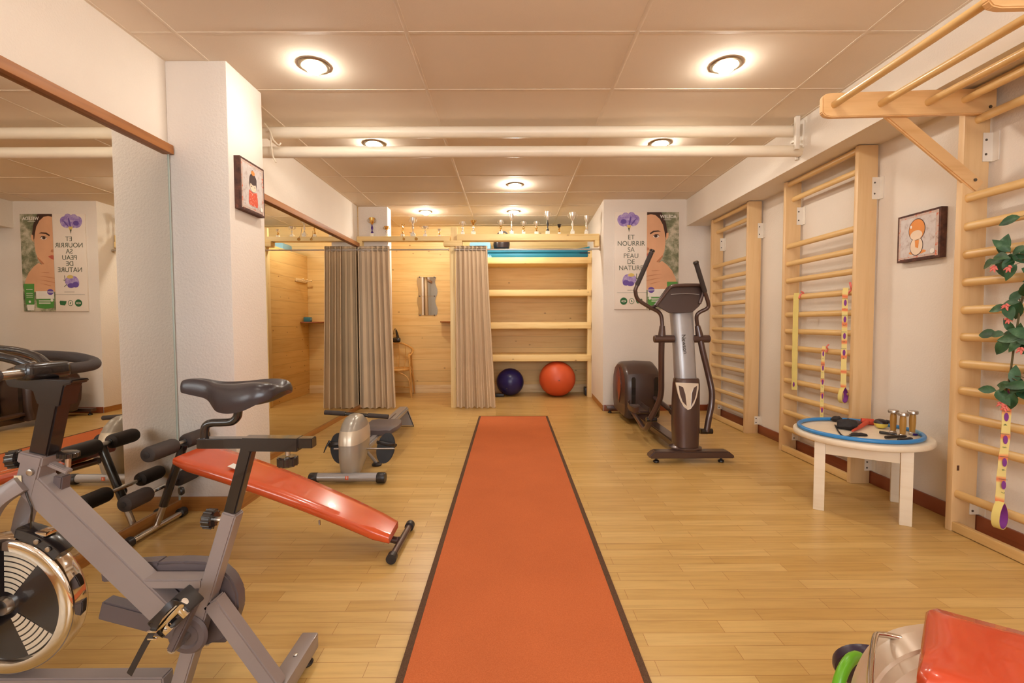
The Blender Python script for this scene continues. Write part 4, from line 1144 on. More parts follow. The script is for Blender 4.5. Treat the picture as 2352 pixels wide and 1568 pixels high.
# flywheel: profile turned about the y axis
fc = bk_(27, 1381); R0 = .196
fw = MB('chrome').lathe([(R0-.034, -.030), (R0-.012, -.031), (R0-.002, -.026), (R0, -.018), (R0, .018), (R0-.002, .026), (R0-.012, .031), (R0-.034, .030), (R0-.040, .018), (R0-.040, -.018), (R0-.034, -.030)], fc, (0, 1, 0), 96)
fwo = fw.build('flywheel', bike, angle=50)
MB('black').lathe([(0, -.016), (R0-.036, -.018), (R0-.036, .018), (0, .016)], fc, (0, 1, 0), 64).build('disc', fwo)
MB('steel').lathe([(.0, -.032), (.022, -.032), (.026, -.02), (.03, .02), (.022, .032), (0, .032)], fc, (0, 1, 0), 24).build('hub', fwo)
for a0, a1 in ((50, 88), (-67, -33), (180, 214)):
    st = MB('silver_band')
    for k in range(8):
        r0 = .040+k*.0148; r1 = r0+.0108
        if r1 > R0-.036: break
        n = 12; A = [math.radians(a0+(a1-a0)*i/n) for i in range(n+1)]
        st.prism([(r1*math.cos(q), r1*math.sin(q)) for q in A]+[(r0*math.cos(q), r0*math.sin(q)) for q in A[::-1]], fc+Vector((0, -.0180, 0)), (1, 0, 0), (0, 0, 1), .0008)
    st.build('stripes', fwo)
# brake caliper over the wheel
q = MB('black').bar([fc+Vector((R_*math.cos(a), 0, R_*math.sin(a))) for R_, a in [(R0+.016, math.radians(z)) for z in (78, 66, 54, 42)]], .03, .05, (0, 1, 0), 3)
q.mat('chrome').box(fc+Vector(((R0+.03)*math.cos(1.1), 0, (R0+.03)*math.sin(1.1))), (.045, .04, .012), .003)
q.mat('steel')
for z in (50, 60): q.lathe([(.007, 0), (.007, .004), (0, .006)], fc+Vector(((R0+.018)*math.cos(math.radians(z)), -.027, (R0+.018)*math.sin(math.radians(z)))), (0, -1, 0), 10)
q.build('brake', bike)
MB('black').tube([bk_(82, 1112, -.03), bk_(94, 1135, -.035), bk_(102, 1155, -.035), bk_(97, 1178, -.03), bk_(88, 1205, -.02)], .0025, 8, 6).build('brake_cable', bike)
# knobs and lever at the head
def knob(mb, c, axis, r, h):
    n = 12; prof = [(0, 0), (r*.8, 0), (r, h*.15), (r, h*.85), (r*.85, h), (0, h)]
    mb.lathe(prof, c, axis, 32)
    S, U, D = frame_from(Vector(axis))
    for k in range(n):
        a = 2*PI*k/n
        mb.tube([Vector(c)+(S*math.cos(a)+U*math.sin(a))*r*.97+D*h*.08, Vector(c)+(S*math.cos(a)+U*math.sin(a))*r*.97+D*h*.92], r*.10, 8)
    return mb
def knob_part(c, axis, r, h, stem_len, name='knob'):
    o = knob(MB('black'), c, axis, r, h).build(name, bike)
    D = Vector(axis).normalized()
    MB('steel').tube([Vector(c)-D*stem_len, Vector(c)], .007, 10).build('shank', o)
knob_part(bk_(56, 1050, -.01), (-1, -.25, -.1), .024, .026, .03)
knob_part(bk_(149, 1052, .01), (.1, 0, 1), .024, .016, .03, 'tension_knob')
beam2('grey_paint', bk_(112, 1062), bk_(160, 1083), .012, .02, 'lever', .002)
MB('grey_dark').beam(bk_(136, 1092, .01), bk_(132, 1128, .01), .03, .026, (1, 0, 0), .003).build('tension_bracket', bike)
MB('steel').lathe([(.009, 0), (.009, .006), (0, .008)], bk_(97, 1076, -.03), (0, -1, 0), 14).build('head_bolt', bike)
MB('cream').box(bk_(70, 1090, -.034), (.02, .001, .018)).build('label', bike)
# handlebar post, plate and bar
beam2('black', bk_(103, 1040), bk_(136, 880), .052, .045, 'handlebar_post')
pl_ = [bk_(x, y) for x, y in ((33, 868), (60, 866), (187, 870), (184, 878), (168, 883), (158, 930), (106, 925), (96, 893), (40, 884))]
MB('black').hull(pl_, (0, .055, 0), .003).build('handlebar_bracket', bike)
hb = bk_(100, 852)
def ov(dx, dy, dz): return Vector((hb.x+dx, B+dy, hb.z+dz))
MB('black').box(ov(.0, .0, .002), (.052, .125, .046), .018, seg=4).build('handlebar_clamp', bike)
MB('steel').tube([ov(0, -.15, 0), ov(0, .15, 0)], .0125, 14).build('handlebar_bar', bike)
for s_ in (1, -1):
    MB('foam').tube([ov(0, (.058 if s_ > 0 else -.118), 0), ov(.0, (.12 if s_ > 0 else -.135), 0), ov(-.006, .165*s_, .004), ov(-.04, .195*s_, .012), ov(-.10, .20*s_, .024), ov(-.2, .20*s_, .030), ov(-.28, .195*s_, .028)], .0165, 16, 6).build('grip', bike)
    MB('black').lathe([(0, 0), (.018, 0), (.018, .006), (0, .008)], ov(-.28, .195*s_, .028), (-1, 0, 0), 16).build('grip_cap', bike)
    MB('black').tube([ov(-.01, .02*s_, .016), ov(-.05, .035*s_, .036), ov(-.11, .045*s_, .052), ov(-.19, .048*s_, .060), ov(-.27, .04*s_, .058)], .0115, 14, 6).build('aero_bar', bike)
# seat post, slider, bent saddle tube
sp0 = beam2('black', bk_(572, 1028), bk_(529, 1190), .033, .033, 'seat_post')
knob_part(bk_(497, 1190, -.005), (-1, 0, .1), .026, .028, .035)
MB('black').beam(bk_(459, 1016), bk_(722, 1015), .032, .028, (0, 0, 1), .002).build('saddle_slider', bike)
MB('black').beam(bk_(563, 1017), bk_(690, 1018), .042, .037, (0, 0, 1), .002).build('slider_sleeve', bike)
knob_part(bk_(661, 1071), (0, 0, 1), .028, .026, .035) if False else None
o = knob(MB('black'), bk_(661, 1070), (0, 0, 1), .026, .028).build('knob', bike)
MB('steel').tube([bk_(661, 1045), bk_(661, 1030)], .007, 12).build('shank', o)
MB('black').tube([bk_(470, 1008), bk_(470, 990), bk_(474, 977), bk_(486, 971), bk_(510, 970), bk_(532, 968), bk_(544, 958), bk_(547, 945), bk_(548, 930)], .0112, 16, 5).build('saddle_tube', bike)
MB('black').box(bk_(542, 934), (.045, .05, .022), .006).build('saddle_clamp', bike)
for off in (-.022, .022):
    MB('black').tube([bk_(482, 904, off*.5), bk_(498, 922, off), bk_(520, 934, off), bk_(560, 936, off), bk_(590, 922, off), bk_(600, 905, off*1.4)], .0035, 8, 5).build('saddle_rail', bike)
# saddle: cross sections from nose to tail
secs = [  # x px, top y px, half width m, edge bottom y px, dip of the middle channel
    (420, 883, .008, 892, 0), (423, 875, .016, 898, 0), (432, 870, .020, 901, 0), (455, 869, .021, 906, .02), (478, 872, .023, 911, .06), (492, 875, .028, 918, .1), (503, 877, .036, 928, .14), (516, 878, .046, 937, .18), (535, 878, .058, 940, .22),
    (560, 877, .070, 939, .25), (588, 874, .079, 933, .28), (608, 873, .082, 925, .28), (626, 874, .080, 916, .26), (640, 877, .072, 911, .22), (649, 884, .060, 906, .15), (652, 893, .048, 902, .1)]
def dense(rows, n=4):
    out = []
    for i in range(len(rows)-1):
        a_, b_, c_, d_ = rows[max(i-1, 0)], rows[i], rows[i+1], rows[min(i+2, len(rows)-1)]
        for k in range(n):
            t_ = k/n
            out.append(tuple(.5*((2*b)+(c-a)*t_+(2*a-5*b+4*c-d)*t_*t_+(-a+3*b-3*c+d)*t_**3) for a, b, c, d in zip(a_, b_, c_, d_)))
    return out+[rows[-1]]
rings = []
for x, yt, hw, yb, dp in dense(secs):
    zt = bk_(x, yt).z; X_ = bk_(x, yt).x; zb = bk_(x, yb).z; H_ = zt-zb
    r_ = []
    for u, v in ((0, 1-dp), (.22, 1-dp*.7), (.45, 1.0), (.7, .97), (.88, .82), (.98, .55), (1.0, .25), (.95, .0), (.8, .06), (.45, .4), (0, .45)):
        r_.append((u, v))
    full = r_ + [(-u, v) for u, v in r_[-2:0:-1]]
    rings.append([Vector((X_, B+u*hw, zb+v*H_)) for u, v in full])
MB('dark_vinyl').loft(rings).build('saddle', bike, angle=60)
# guard, crank, pedal
gp = [(322, 1392), (322, 1478), (352, 1484), (385, 1494), (415, 1506), (450, 1503), (490, 1488), (518, 1458), (531, 1418), (529, 1378), (512, 1343), (484, 1318), (455, 1306), (400, 1303), (340, 1306), (330, 1340)]
MB('grey_dark').hull([bk_(x, y, .055) for x, y in gp], (0, .045, 0), .006).build('belt_guard', bike)
beam2('grey_dark', bk_(205, 1333, .055), bk_(345, 1325, .055), .052, .04, 'guard_arm')
beam2('grey_dark', bk_(203, 1420, .055), bk_(345, 1457, .055), .056, .04, 'guard_arm')
cc = bk_(446, 1442)
MB('grey_dark').lathe([(0, 0), (.052, 0), (.056, -.006), (.05, -.014), (.036, -.016), (.03, -.010), (0, -.010)], (cc.x, B-.02, cc.z), (0, 1, 0), 40).build('crank_cover', bike)
MB('steel').tube([(cc.x, B-.09, cc.z), (cc.x, B+.14, cc.z)], .011, 14).build('crank_axle', bike)
pd = py(405, 1402, 1.16)
cr = MB('grey_dark').beam((cc.x, B-.085, cc.z), (pd.x+.015, B-.085, pd.z-.0), .02, .03, (0, 1, 0), .004).build('crank_arm', bike)
MB('steel').beam((cc.x, B+.135, cc.z), (cc.x+(cc.x-pd.x), B+.135, cc.z-(pd.z-cc.z)), .02, .03, (0, 1, 0), .004).build('crank_arm', bike)
# the near pedal, tilted
R_ = Matrix.Translation(pd) @ Matrix.Rotation(math.radians(-44), 4, 'Y')
ped = MB('black_plastic')
ped.box((0, .0, .022), (.10, .055, .010), .003, R_).box((0, .0, -.022), (.10, .055, .010), .003, R_).box((-.045, 0, 0), (.012, .055, .05), .003, R_).box((.045, 0, 0), (.012, .055, .05), .003, R_)
pedo = ped.build('pedal', bike)
MB('chrome').lathe([(0, -.045), (.008, -.045), (.012, -.03), (.011, .03), (.009, .05), (0, .05)], (0, 0, 0), (1, 0, 0), 16, Mx=R_ @ Matrix.Translation((.008, -.026, .0))).box((.038, -.03, -.014), (.016, .01, .03), .002, R_).box((-.02, -.03, -.018), (.024, .01, .02), .002, R_).build('cage', pedo)
sp_ = [py(425, 1392, 1.13), py(398, 1384, 1.12), py(375, 1405, 1.11), py(362, 1425, 1.11), py(350, 1450, 1.11), py(330, 1485, 1.11), py(297, 1548, 1.11)]
P_ = catmull(sp_, 5); rg = []
for i, p in enumerate(P_):
    d = (P_[min(i+1, len(P_)-1)]-P_[max(i-1, 0)]).normalized(); s_ = d.cross(Vector((.25, 1, .1))).normalized(); n_ = s_.cross(d)
    rg.append([p-s_*.0075-n_*.0012, p+s_*.0075-n_*.0012, p+s_*.0075+n_*.0012, p-s_*.0075+n_*.0012])
MB('black_plastic').loft(rg).build('toe_strap', pedo)
b_ = py(350, 1458, 1.105)
MB('chrome').box((0, 0, 0), (.022, .006, .004), .001, Matrix.Translation(b_+Vector((0, 0, .009)))).box((0, 0, 0), (.022, .006, .004), .001, Matrix.Translation(b_-Vector((0, 0, .009)))).build('buckle', pedo)
b2 = MB('grey_dark'); R2 = Matrix.Translation(Vector((2*cc.x-pd.x, B+.19, 2*cc.z-pd.z)))
b2.box((0, 0, 0), (.095, .08, .02), .004, R2); b2.build('pedal', bike)

# ------------------------------------------------------------------ sit-up bench
t = bench = thing('situp_bench', 'sloping orange padded sit-up bench with dark foam rollers beside the mirror', 'bench', (-1.2, 2.4, 0))
n = 14; rings = []
for i in range(n+1):
    s_ = i/n
    xa = -1.705+1.125*s_
    yc = 2.475-.21*s_; hw = .152-.052*s_**1.6
    if i in (0, n): hw *= .93
    zt = .437-.333*s_ + .028*math.sin(PI*s_)**.8
    th = .05 if 0 < i < n else .036
    ring_ = []
    for u, v in ((-1, .45), (-.985, .8), (-.93, .97), (-.6, 1.0), (.6, 1.0), (.93, .97), (.985, .8), (1, .45), (.985, .15), (.93, 0), (-.93, 0), (-.985, .15)):
        ring_.append(Vector((xa+(.012 if False else 0), yc+u*hw, zt-th*(1-v))))
    rings.append(ring_)
MB('orange_vinyl').loft(rings).build('pad', bench, angle=50)
MB('white_print').prism([(-.035, -.025), (.035, -.025), (.035, .025), (-.035, .025)], (-1.40, 2.36, .383), Vector((1, -.18, -.27)).normalized(), (0, 1, 0), .0012).build('sticker', bench)
MB('brown_metal').tube([(-1.73, 2.48, .385), (-1.2, 2.38, .235), (-.66, 2.30, .055), (-.56, 2.285, .035)], .017, 12, 4).build('spine_tube', bench)
MB('brown_metal').tube([(-.555, 2.13, .026), (-.545, 2.47, .026)], .0165, 14).build('rear_bar', bench)
for y, x in ((2.13, -.555), (2.47, -.545)):
    MB('black_plastic').tube([(x, y-.018, .026), (x, y+.018, .026)], .024, 16).build('end_cap', bench)
beam_ = MB('black').tube([(-1.745, 2.475, .47), (-1.865, 2.475, .14)], .021, 14); beam_.build('front_post', bench)
MB('steel').tube([(-1.857, 2.475, .16), (-1.905, 2.475, .03)], .016, 12).build('post_sleeve', bench)
MB('chrome').tube([(-1.905, 2.29, .026), (-1.90, 2.66, .026)], .016, 14).build('front_bar', bench)
for y in (2.285, 2.665):
    MB('black_plastic').tube([(-1.903, y-.018, .027), (-1.903, y+.018, .027)], .026, 16).build('end_cap', bench)
def foam(x, z, y0, y1, nm='foam_roller'):
    o = MB('foam').lathe([(.0, 0), (.024, 0), (.036, .008), (.039, .02), (.039, y1-y0-.02), (.035, y1-y0-.006), (.024, y1-y0), (0, y1-y0)], (x, y0, z), (0, 1, 0), 28).build(nm, bench)
    MB('black_plastic').lathe([(.010, -.001), (.016, 0), (.016, .004), (0, .004)], (x, y0-.003, z), (0, 1, 0), 18).build('bar_end', o)
foam(-1.765, .477, 2.245, 2.435); foam(-1.765, .477, 2.51, 2.68)
MB('steel').tube([(-1.765, 2.25, .477), (-1.765, 2.67, .477)], .011, 10).build('roller_bar', bench)
foam(-1.862, .245, 2.215, 2.375); foam(-1.862, .245, 2.575, 2.735)
MB('chrome').tube([(-1.862, 2.22, .245), (-1.862, 2.73, .245)], .011, 10).build('roller_bar', bench)
o = MB('black_plastic').lathe([(0, 0), (.02, 0), (.024, .008), (.02, .02), (0, .022)], (-1.81, 2.52, .20), (.6, .8, 0), 16).build('adjusting_knob', bench)
MB('steel').tube([(-.95, 2.28, .14), (-.945, 2.27, .12)], .005, 8).build('pin', bench)

# ------------------------------------------------------------------ rowing machine
t = rower = thing('rowing_machine', 'silver magnetic rowing machine with black pedals behind the orange bench', 'rowing machine', (-1.14, 4.0, 0))
RX = -1.135
MB('steel' if False else 'silver').tube([(RX-.215, 3.21, .045), (RX+.215, 3.21, .045)], .030, 20).build('front_stabilizer', rower)
for s_ in (1, -1):
    o = MB('black_plastic').lathe([(0, 0), (.034, 0), (.037, .006), (.037, .05), (.033, .058), (0, .06)], (RX+s_*.205, 3.21, .040), (s_, 0, 0), 24).build('end_cap', rower)
MB('orange_vinyl').prism([(-.011, -.013), (.011, -.013), (.011, .013), (-.011, .013)], (RX+.005, 3.1795, .05), (1, 0, 0), (0, 0, 1), .001).build('badge', rower)
a_ = MB('white_print').text('1', (RX+.005, 3.178, .05), (1, 0, 0), (0, 0, 1), .022, .0003, bold=.0008); a_.build('numeral', bpy.data.objects['badge'])
def shell(mat, zs, grow=0, name='housing'):
    rings = []
    for z, y0, y1, hw in zs:
        r_ = []; N_ = 28
        for k in range(N_):
            a = 2*PI*k/N_; c_, s2 = math.cos(a), math.sin(a)
            e = .62
            r_.append(Vector((RX+(hw+grow)*math.copysign(abs(c_)**e, c_), (y0+y1)/2+((y1-y0)/2+grow)*math.copysign(abs(s2)**.8, s2), z)))
        rings.append(r_)
    return MB(mat).loft(rings).build(name, rower, angle=60)
SH = [(.035, 3.215, 3.32, .050), (.06, 3.205, 3.38, .064), (.12, 3.19, 3.47, .074), (.19, 3.18, 3.54, .080), (.26, 3.18, 3.57, .082), (.32, 3.19, 3.57, .080), (.36, 3.205, 3.55, .076), (.40, 3.23, 3.52, .067), (.435, 3.27, 3.47, .052), (.452, 3.31, 3.42, .030)]
hs = shell('silver_warm', SH)
bd = [(.268, 3.178, 3.572, .0825), (.30, 3.183, 3.573, .082), (.335, 3.193, 3.565, .0795), (.362, 3.206, 3.55, .0755)]
shell('silver_band', bd, .0012, 'band')
MB('black').tube([(RX-.235, 3.45, .452), (RX+.215, 3.45, .418)], .0135, 14).build('handle_bar', rower)
for s_ in (1, -1):
    MB('foam').tube([(RX-.01+s_*.235, 3.45, .435-s_*.0175), (RX-.01+s_*.085, 3.45, .435-s_*.0065)], .0175, 16).build('grip', rower)
MB('steel').tube([(RX-.16, 3.392, .195), (RX+.285, 3.392, .195)], .007, 12).build('pedal_axle', rower)
for s_ in (1, -1):
    xc = RX+.215 if s_ > 0 else RX-.125
    R_ = Matrix.Translation((xc, 3.405, .195)) @ Matrix.Rotation(math.radians(-12), 4, 'X') @ Matrix.Rotation(math.radians(10*s_), 4, 'Y')
    P_ = [(.066*math.cos(2*PI*i/28), .112*math.sin(2*PI*i/28)) for i in range(28)]
    o = MB('pitch').prism(P_, R_ @ Vector((0, .01, 0)), R_.to_3x3() @ Vector((1, 0, 0)), R_.to_3x3() @ Vector((0, 0, 1)), .018, .004).build('foot_plate', rower)
    MB('black_plastic').tube([R_ @ Vector((-.07, 0, .03)), R_ @ Vector((-.05, -.05, .035)), R_ @ Vector((.0, -.065, .035)), R_ @ Vector((.05, -.05, .035)), R_ @ Vector((.07, 0, .03))], .007, 8, 5, flat=2).build('foot_strap', o)
MB('black_plastic').tube([(RX-.18, 3.37, .26), (RX-.20, 3.35, .22), (RX-.215, 3.34, .18)], [.010, .006, .003], 8, 4).build('strap_end', rower)
MB('silver').beam((RX, 3.5, .165), (RX-.005, 4.95, .198), .105, .05, (0, 0, 1), .012).build('slide_rail', rower)
MB('grey_dark').beam((RX, 3.52, .190), (RX-.005, 4.6, .217), .012, .006, (0, 0, 1), .002).build('rail_track', rower)
rings = []
for y, hw, zt in ((3.80, .10, .235), (3.82, .125, .25), (3.9, .145, .252), (4.02, .148, .256), (4.08, .135, .268), (4.10, .11, .268)):
    rings.append([Vector((RX+.045+u*hw, y, zt-.045*(1-v))) for u, v in ((-1, .5), (-.95, .9), (-.7, 1), (0, .92), (.7, 1), (.95, .9), (1, .5), (.95, .1), (.7, 0), (-.7, 0), (-.95, .1))])
MB('grey_dark').loft(rings).build('seat', rower)
MB('black_plastic').box((RX, 3.95, .213), (.09, .16, .02), .004).build('seat_carriage', rower)
o = MB('silver').hull([(RX-.035, 4.95, .222), (RX+.02, 4.95, .222), (RX+.035, 4.95, .205), (RX+.10, 4.95, .02), (RX-.105, 4.95, .02)], (0, .012, 0), .003).build('rear_foot', rower)
MB('black_plastic').tube([(RX+.02, 4.942, .215), (RX+.10, 4.942, .012), (RX-.105, 4.942, .012), (RX-.03, 4.942, .17)], .006, 8).build('rubber_edge', o)
MB('black_plastic').lathe([(0, 0), (.035, 0), (.04, .01), (.03, .022), (0, .026)], (RX+.085, 3.62, 0), seg=20).build('rubber_foot', rower)
MB('silver').tube([(RX+.03, 3.55, .13), (RX+.08, 3.62, .025)], .012, 10).build('middle_leg', rower)

# ------------------------------------------------------------------ elliptical trainer
t = ell = thing('elliptical_trainer', 'dark brown elliptical trainer with silver column in front of the poster', 'elliptical trainer', (1.42, 4.6, 0))
EY = 3.70
def e(x, y, Y=EY): return py(x, y, Y)
a, b = e(1487, 1047, 3.67), e(1683, 1047, 3.67)
zb0, zt0 = .040, .096
o = MB('brown_metal').hull([(a.x, 3.67, zb0+.018), (a.x+.012, 3.67, zb0), (b.x-.004, 3.67, zb0), (b.x, 3.67, zb0+.014), (b.x-.05, 3.67, zt0), (a.x+.045, 3.67, zt0)], (0, .09, 0), .008).build('front_stabilizer', ell)
for x in (1507, 1656):
    c_ = e(x, 1055, 3.67)
    MB('black_plastic').lathe([(0, 0), (.020, 0), (.024, .006), (.022, .016), (.010, .022), (.010, .032), (.007, .042), (0, .042)], (c_.x, 3.67, 0), seg=22).build('levelling_foot', o)
cx0, cx1, cx2 = e(1578, 1030).x, e(1577, 870, 3.76).x, e(1564, 715, 3.86).x
# base skirt
MB('brown_metal').lathe([(.0, 0), (.125, 0), (.128, .012), (.10, .028), (.09, .045), (0, .045)], (cx0, 3.74, .095), seg=40, sy=.9).build('base_skirt', ell)
def col(mat, rows, name, e_=.7):
    rings = []
    for cx_, cy_, z, hx, hy in rows:
        r_ = []
        for k in range(32):
            a_ = 2*PI*k/32; c_, s2 = math.cos(a_), math.sin(a_)
            r_.append(Vector((cx_+hx*math.copysign(abs(c_)**e_, c_), cy_+hy*math.copysign(abs(s2)**e_, s2), z)))
        rings.append(r_)
    return MB(mat).loft(rings).build(name, ell, angle=50)
zl_ = e(1577, 868, 3.74).z
lc = col('brown_metal', [(cx0, 3.74, .12, .095, .10), (cx0+.002, 3.75, .30, .102, .10), (cx0+.006, 3.76, .48, .102, .095), (cx1, 3.77, zl_-.05, .100, .088), (cx1, 3.77, zl_-.012, .096, .084), (cx1, 3.77, zl_, .088, .078)], 'lower_column')
uc = col('silver', [(cx1, 3.79, zl_-.01, .083, .072), (cx1-.006, 3.80, .80, .082, .072), ((cx1+cx2)/2, 3.83, .98, .083, .070), (cx2, 3.86, 1.215, .092, .07)], 'upper_column')
# chrome shield
sh = [(1551, 878), (1604, 880), (1604, 893), (1600, 912), (1594, 928), (1586, 939), (1579, 941), (1570, 934), (1562, 920), (1556, 903)]
yy = 3.672
def es(x, y, o=0): return e(x, y, 3.682-.10*(y-878)/1074*3.67-o)
MB('chrome').hull([es(x, y) for x, y in sh], (0, .012, 0), .002).build('shield_badge', lc)
MB('brown_metal').hull([es(x, y, .007) for x, y in ((1559, 885), (1569, 889), (1574, 905), (1577, 932), (1568, 922), (1562, 905))], (0, .003, 0)).hull([es(x, y, .007) for x, y in ((1601, 886), (1594, 890), (1589, 903), (1587, 933), (1595, 918), (1599, 905))], (0, .003, 0)).build('shield_inlay', lc)
p_ = e(1572, 790, 3.738)
MB('black_plastic').text('Newson', p_, (.07, -.14, -1), (1, 0, .07), .046, .0006, squeeze=1.0).build('lettering', uc)
# console
con = [(1503, 700), (1512, 688), (1533, 660), (1545, 653), (1575, 651), (1606, 651), (1617, 654), (1620, 664), (1612, 692), (1604, 703), (1589, 716), (1562, 718), (1536, 718), (1516, 706)]
rings = []
for Y_, k in ((3.76, 1.0), (3.77, 1.03), (3.84, .99), (3.90, .86), (3.91, .80)):
    c0 = e(1566, 690, Y_)
    rings.append([Vector((c0.x+(e(x, y, 3.76).x-e(1566, 690, 3.76).x)*k, Y_+.10*(e(x, y, 3.76).z-e(1566, 690, 3.76).z), e(1566, 690, 3.76).z+(e(x, y, 3.76).z-e(1566, 690, 3.76).z)*k)) for x, y in con])
co = MB('brown_plastic').loft(rings).build('console', ell, angle=25)
lip = [e(x, y, 3.752) for x, y in ((1507, 702), (1516, 690), (1536, 664), (1546, 657), (1575, 655), (1606, 655), (1614, 659), (1616, 668), (1607, 697))]
MB('brown_metal').tube(lip, .013, 12, 5).build('console_rim', co)
MB('silver').tube([e(1541, 676, 3.745), e(1575, 674, 3.745), e(1606, 676, 3.745)], .0025, 8, 4).build('console_line', co)
MB('brown_plastic').tube([e(1490, 709, 3.84), e(1510, 700, 3.83), e(1525, 690, 3.83)], .014, 10, 3).build('side_grip', co)
# pivots and arms
for (x0, x1, nm) in ((1502, 1549, 'left'), (1590, 1630, 'right')):
    p0, p1 = e(x0, 778, 3.80), e(x1, 778, 3.80)
    MB('brown_metal').lathe([(0, 0), (.026, 0), (.031, .006), (.031, (p1-p0).length-.006), (.026, (p1-p0).length), (0, (p1-p0).length)], p0, p1-p0, 28).build('pivot_sleeve', ell)
def arm(up, lo, nm, Yt, Yb):
    U = [e(x, y, Y) for x, y, Y in up]
    o = MB('brown_metal').tube(U, .0155, 14, 6).build('upper_arm', ell)
    d = U[0]-U[1]
    MB('black').lathe([(0, 0), (.021, 0), (.023, .008), (.018, .018), (0, .022)], U[0], d, 18).build('end_cap', o)
    MB('foam').tube([U[0]-d.normalized()*.005, U[1]], .0185, 14).build('grip', o)
    so = MB('brown_metal').tube([U[-1]+Vector((0, 0, .0)), e(*lo[0])], [.021, .031], 16)
    so.build('arm_socket', o)
    MB('brown_metal').tube([e(*q) for q in lo], .024, 16, 6).build('lower_arm', ell)
arm([(1497, 578, 3.72), (1463, 655, 3.76), (1460, 672, 3.77), (1466, 688, 3.78), (1490, 704, 3.79), (1511, 715, 3.80), (1519, 727, 3.80), (1521, 748, 3.80)],
    [(1520, 772, 3.80), (1519, 815, 3.83), (1519, 860, 3.88), (1518, 905, 3.93), (1508, 935, 3.99), (1493, 962, 4.04)], 'left', 0, 0)
arm([(1599, 605, 3.66), (1619, 670, 3.72), (1627, 697, 3.74), (1624, 708, 3.75), (1607, 717, 3.77), (1600, 727, 3.78), (1602, 748, 3.80)],
    [(1607, 772, 3.80), (1615, 810, 3.79), (1627, 860, 3.78), (1635, 900, 3.76), (1634, 930, 3.75), (1629, 955, 3.74), (1623, 991, 3.73)], 'right', 0, 0)
# pedal links
def link(hinge, mid, crank, dish, nm):
    h, m_, c_ = hinge, mid, crank
    o = MB('brown_metal').tube([h, m_, m_.lerp(c_, .5), c_], .024, 14, 4).build('foot_link', ell)
    MB('black').tube([h+Vector((-.045, 0, 0)), h+Vector((.045, 0, 0))], .022, 14).build('hinge', o)
    rings = []
    for k, (u, w_, zz) in enumerate(((-.17, .045, .03), (-.15, .07, .012), (-.05, .078, 0), (.06, .078, 0), (.14, .07, .006), (.17, .05, .022))):
        r_ = []
        for uu, vv in ((-1, 1), (-1, .1), (-.8, 0), (.8, 0), (1, .1), (1, 1), (.93, 1), (.85, .25), (-.85, .25), (-.93, 1)):
            r_.append(Vector((dish.x+uu*w_, dish.y-u, dish.z+zz+vv*.055)))
        rings.append(r_)
    MB('brown_plastic').loft(rings).build('pedal', ell)
hl = e(1496, 963, 4.04)
link(hl, e(1482, 985, 4.20), e(1452, 945, 5.02), e(1467, 945, 4.42), 'left')
hr = e(1623, 990, 3.73)
link(hr, Vector((hr.x, 3.95, .20)), Vector((1.545, 4.98, .30)), Vector((hr.x-.01, 4.25, .24)), 'right')
# floor frame and rear housing
MB('brown_metal').beam((cx0+.0, 3.78, .085), (1.43, 5.1, .075), .11, .06, (0, 0, 1), .01).build('main_beam', ell)
MB('brown_metal').beam((1.29, 4.4, .11), (1.27, 5.1, .10), .02, .03, (0, 0, 1), .006).build('side_rail', ell) if False else None
HX0, HX1 = 1.235, 1.62
prof = [(5.03, .06), (5.00, .20), (5.0, .44), (5.03, .545), (5.12, .62), (5.27, .665), (5.42, .655), (5.55, .60), (5.63, .50), (5.66, .36), (5.64, .20), (5.58, .07)]
def hx(y): return HX0+.010*(y-5)
rings = []
for u, k in ((0, .90), (.04, .96), (.12, 1.0), (.5, 1.0), (.88, 1.0), (.96, .96), (1, .90)):
    cyy_, czz = 5.32, .35
    rings.append([Vector((HX0+(HX1-HX0)*u, cyy_+(y-cyy_)*k, czz+(z-czz)*k+.012*math.sin(PI*u))) for y, z in prof])
ho = MB('brown_plastic').loft(rings).build('housing', ell, angle=30)
for x in (HX0+.085, HX1-.055):
    MB('black').prism([(-.022, .0), (.022, 0), (.022, .40), (.012, .42), (-.012, .42), (-.022, .40)], (x, 4.998, .10), (1, 0, 0), (0, 0, 1), .003).build('slot', ho)
MB('brown_metal').hull([(HX0-.002, 5.30, .62-.02), (HX0-.002, 5.22, .50), (HX0-.002, 5.2, .36), (HX0-.002, 5.28, .2), (HX0-.002, 5.40, .34), (HX0-.002, 5.42, .52)], (.006, 0, 0)).build('side_panel', ho)
a_ = MB('copper').hull([(HX0-.007, 5.28, .50), (HX0-.007, 5.20, .42), (HX0-.007, 5.22, .33), (HX0-.007, 5.28, .22), (HX0-.007, 5.34, .33), (HX0-.007, 5.345, .42)], (.004, 0, 0)); a_.build('side_badge', ho)
MB('black').tube([(HX0+.16, 5.03, .548), (HX0+.16, 5.2, .652)], .004, 8).build('seam', ho)
o = MB('brown_metal').span(1.17, 1.78, 5.66, 5.74, .045, .085, .008).build('rear_stabilizer', ell)
MB('brown_metal').beam((1.42, 5.5, .065), (1.42, 5.68, .065), .1, .04, (0, 0, 1), .006).build('rear_beam', ell)
for x in (1.215, 1.73):
    MB('black_plastic').lathe([(0, 0), (.020, 0), (.024, .006), (.022, .016), (.010, .022), (.010, .045), (0, .045)], (x, 5.70, 0), seg=20).build('levelling_foot', o)

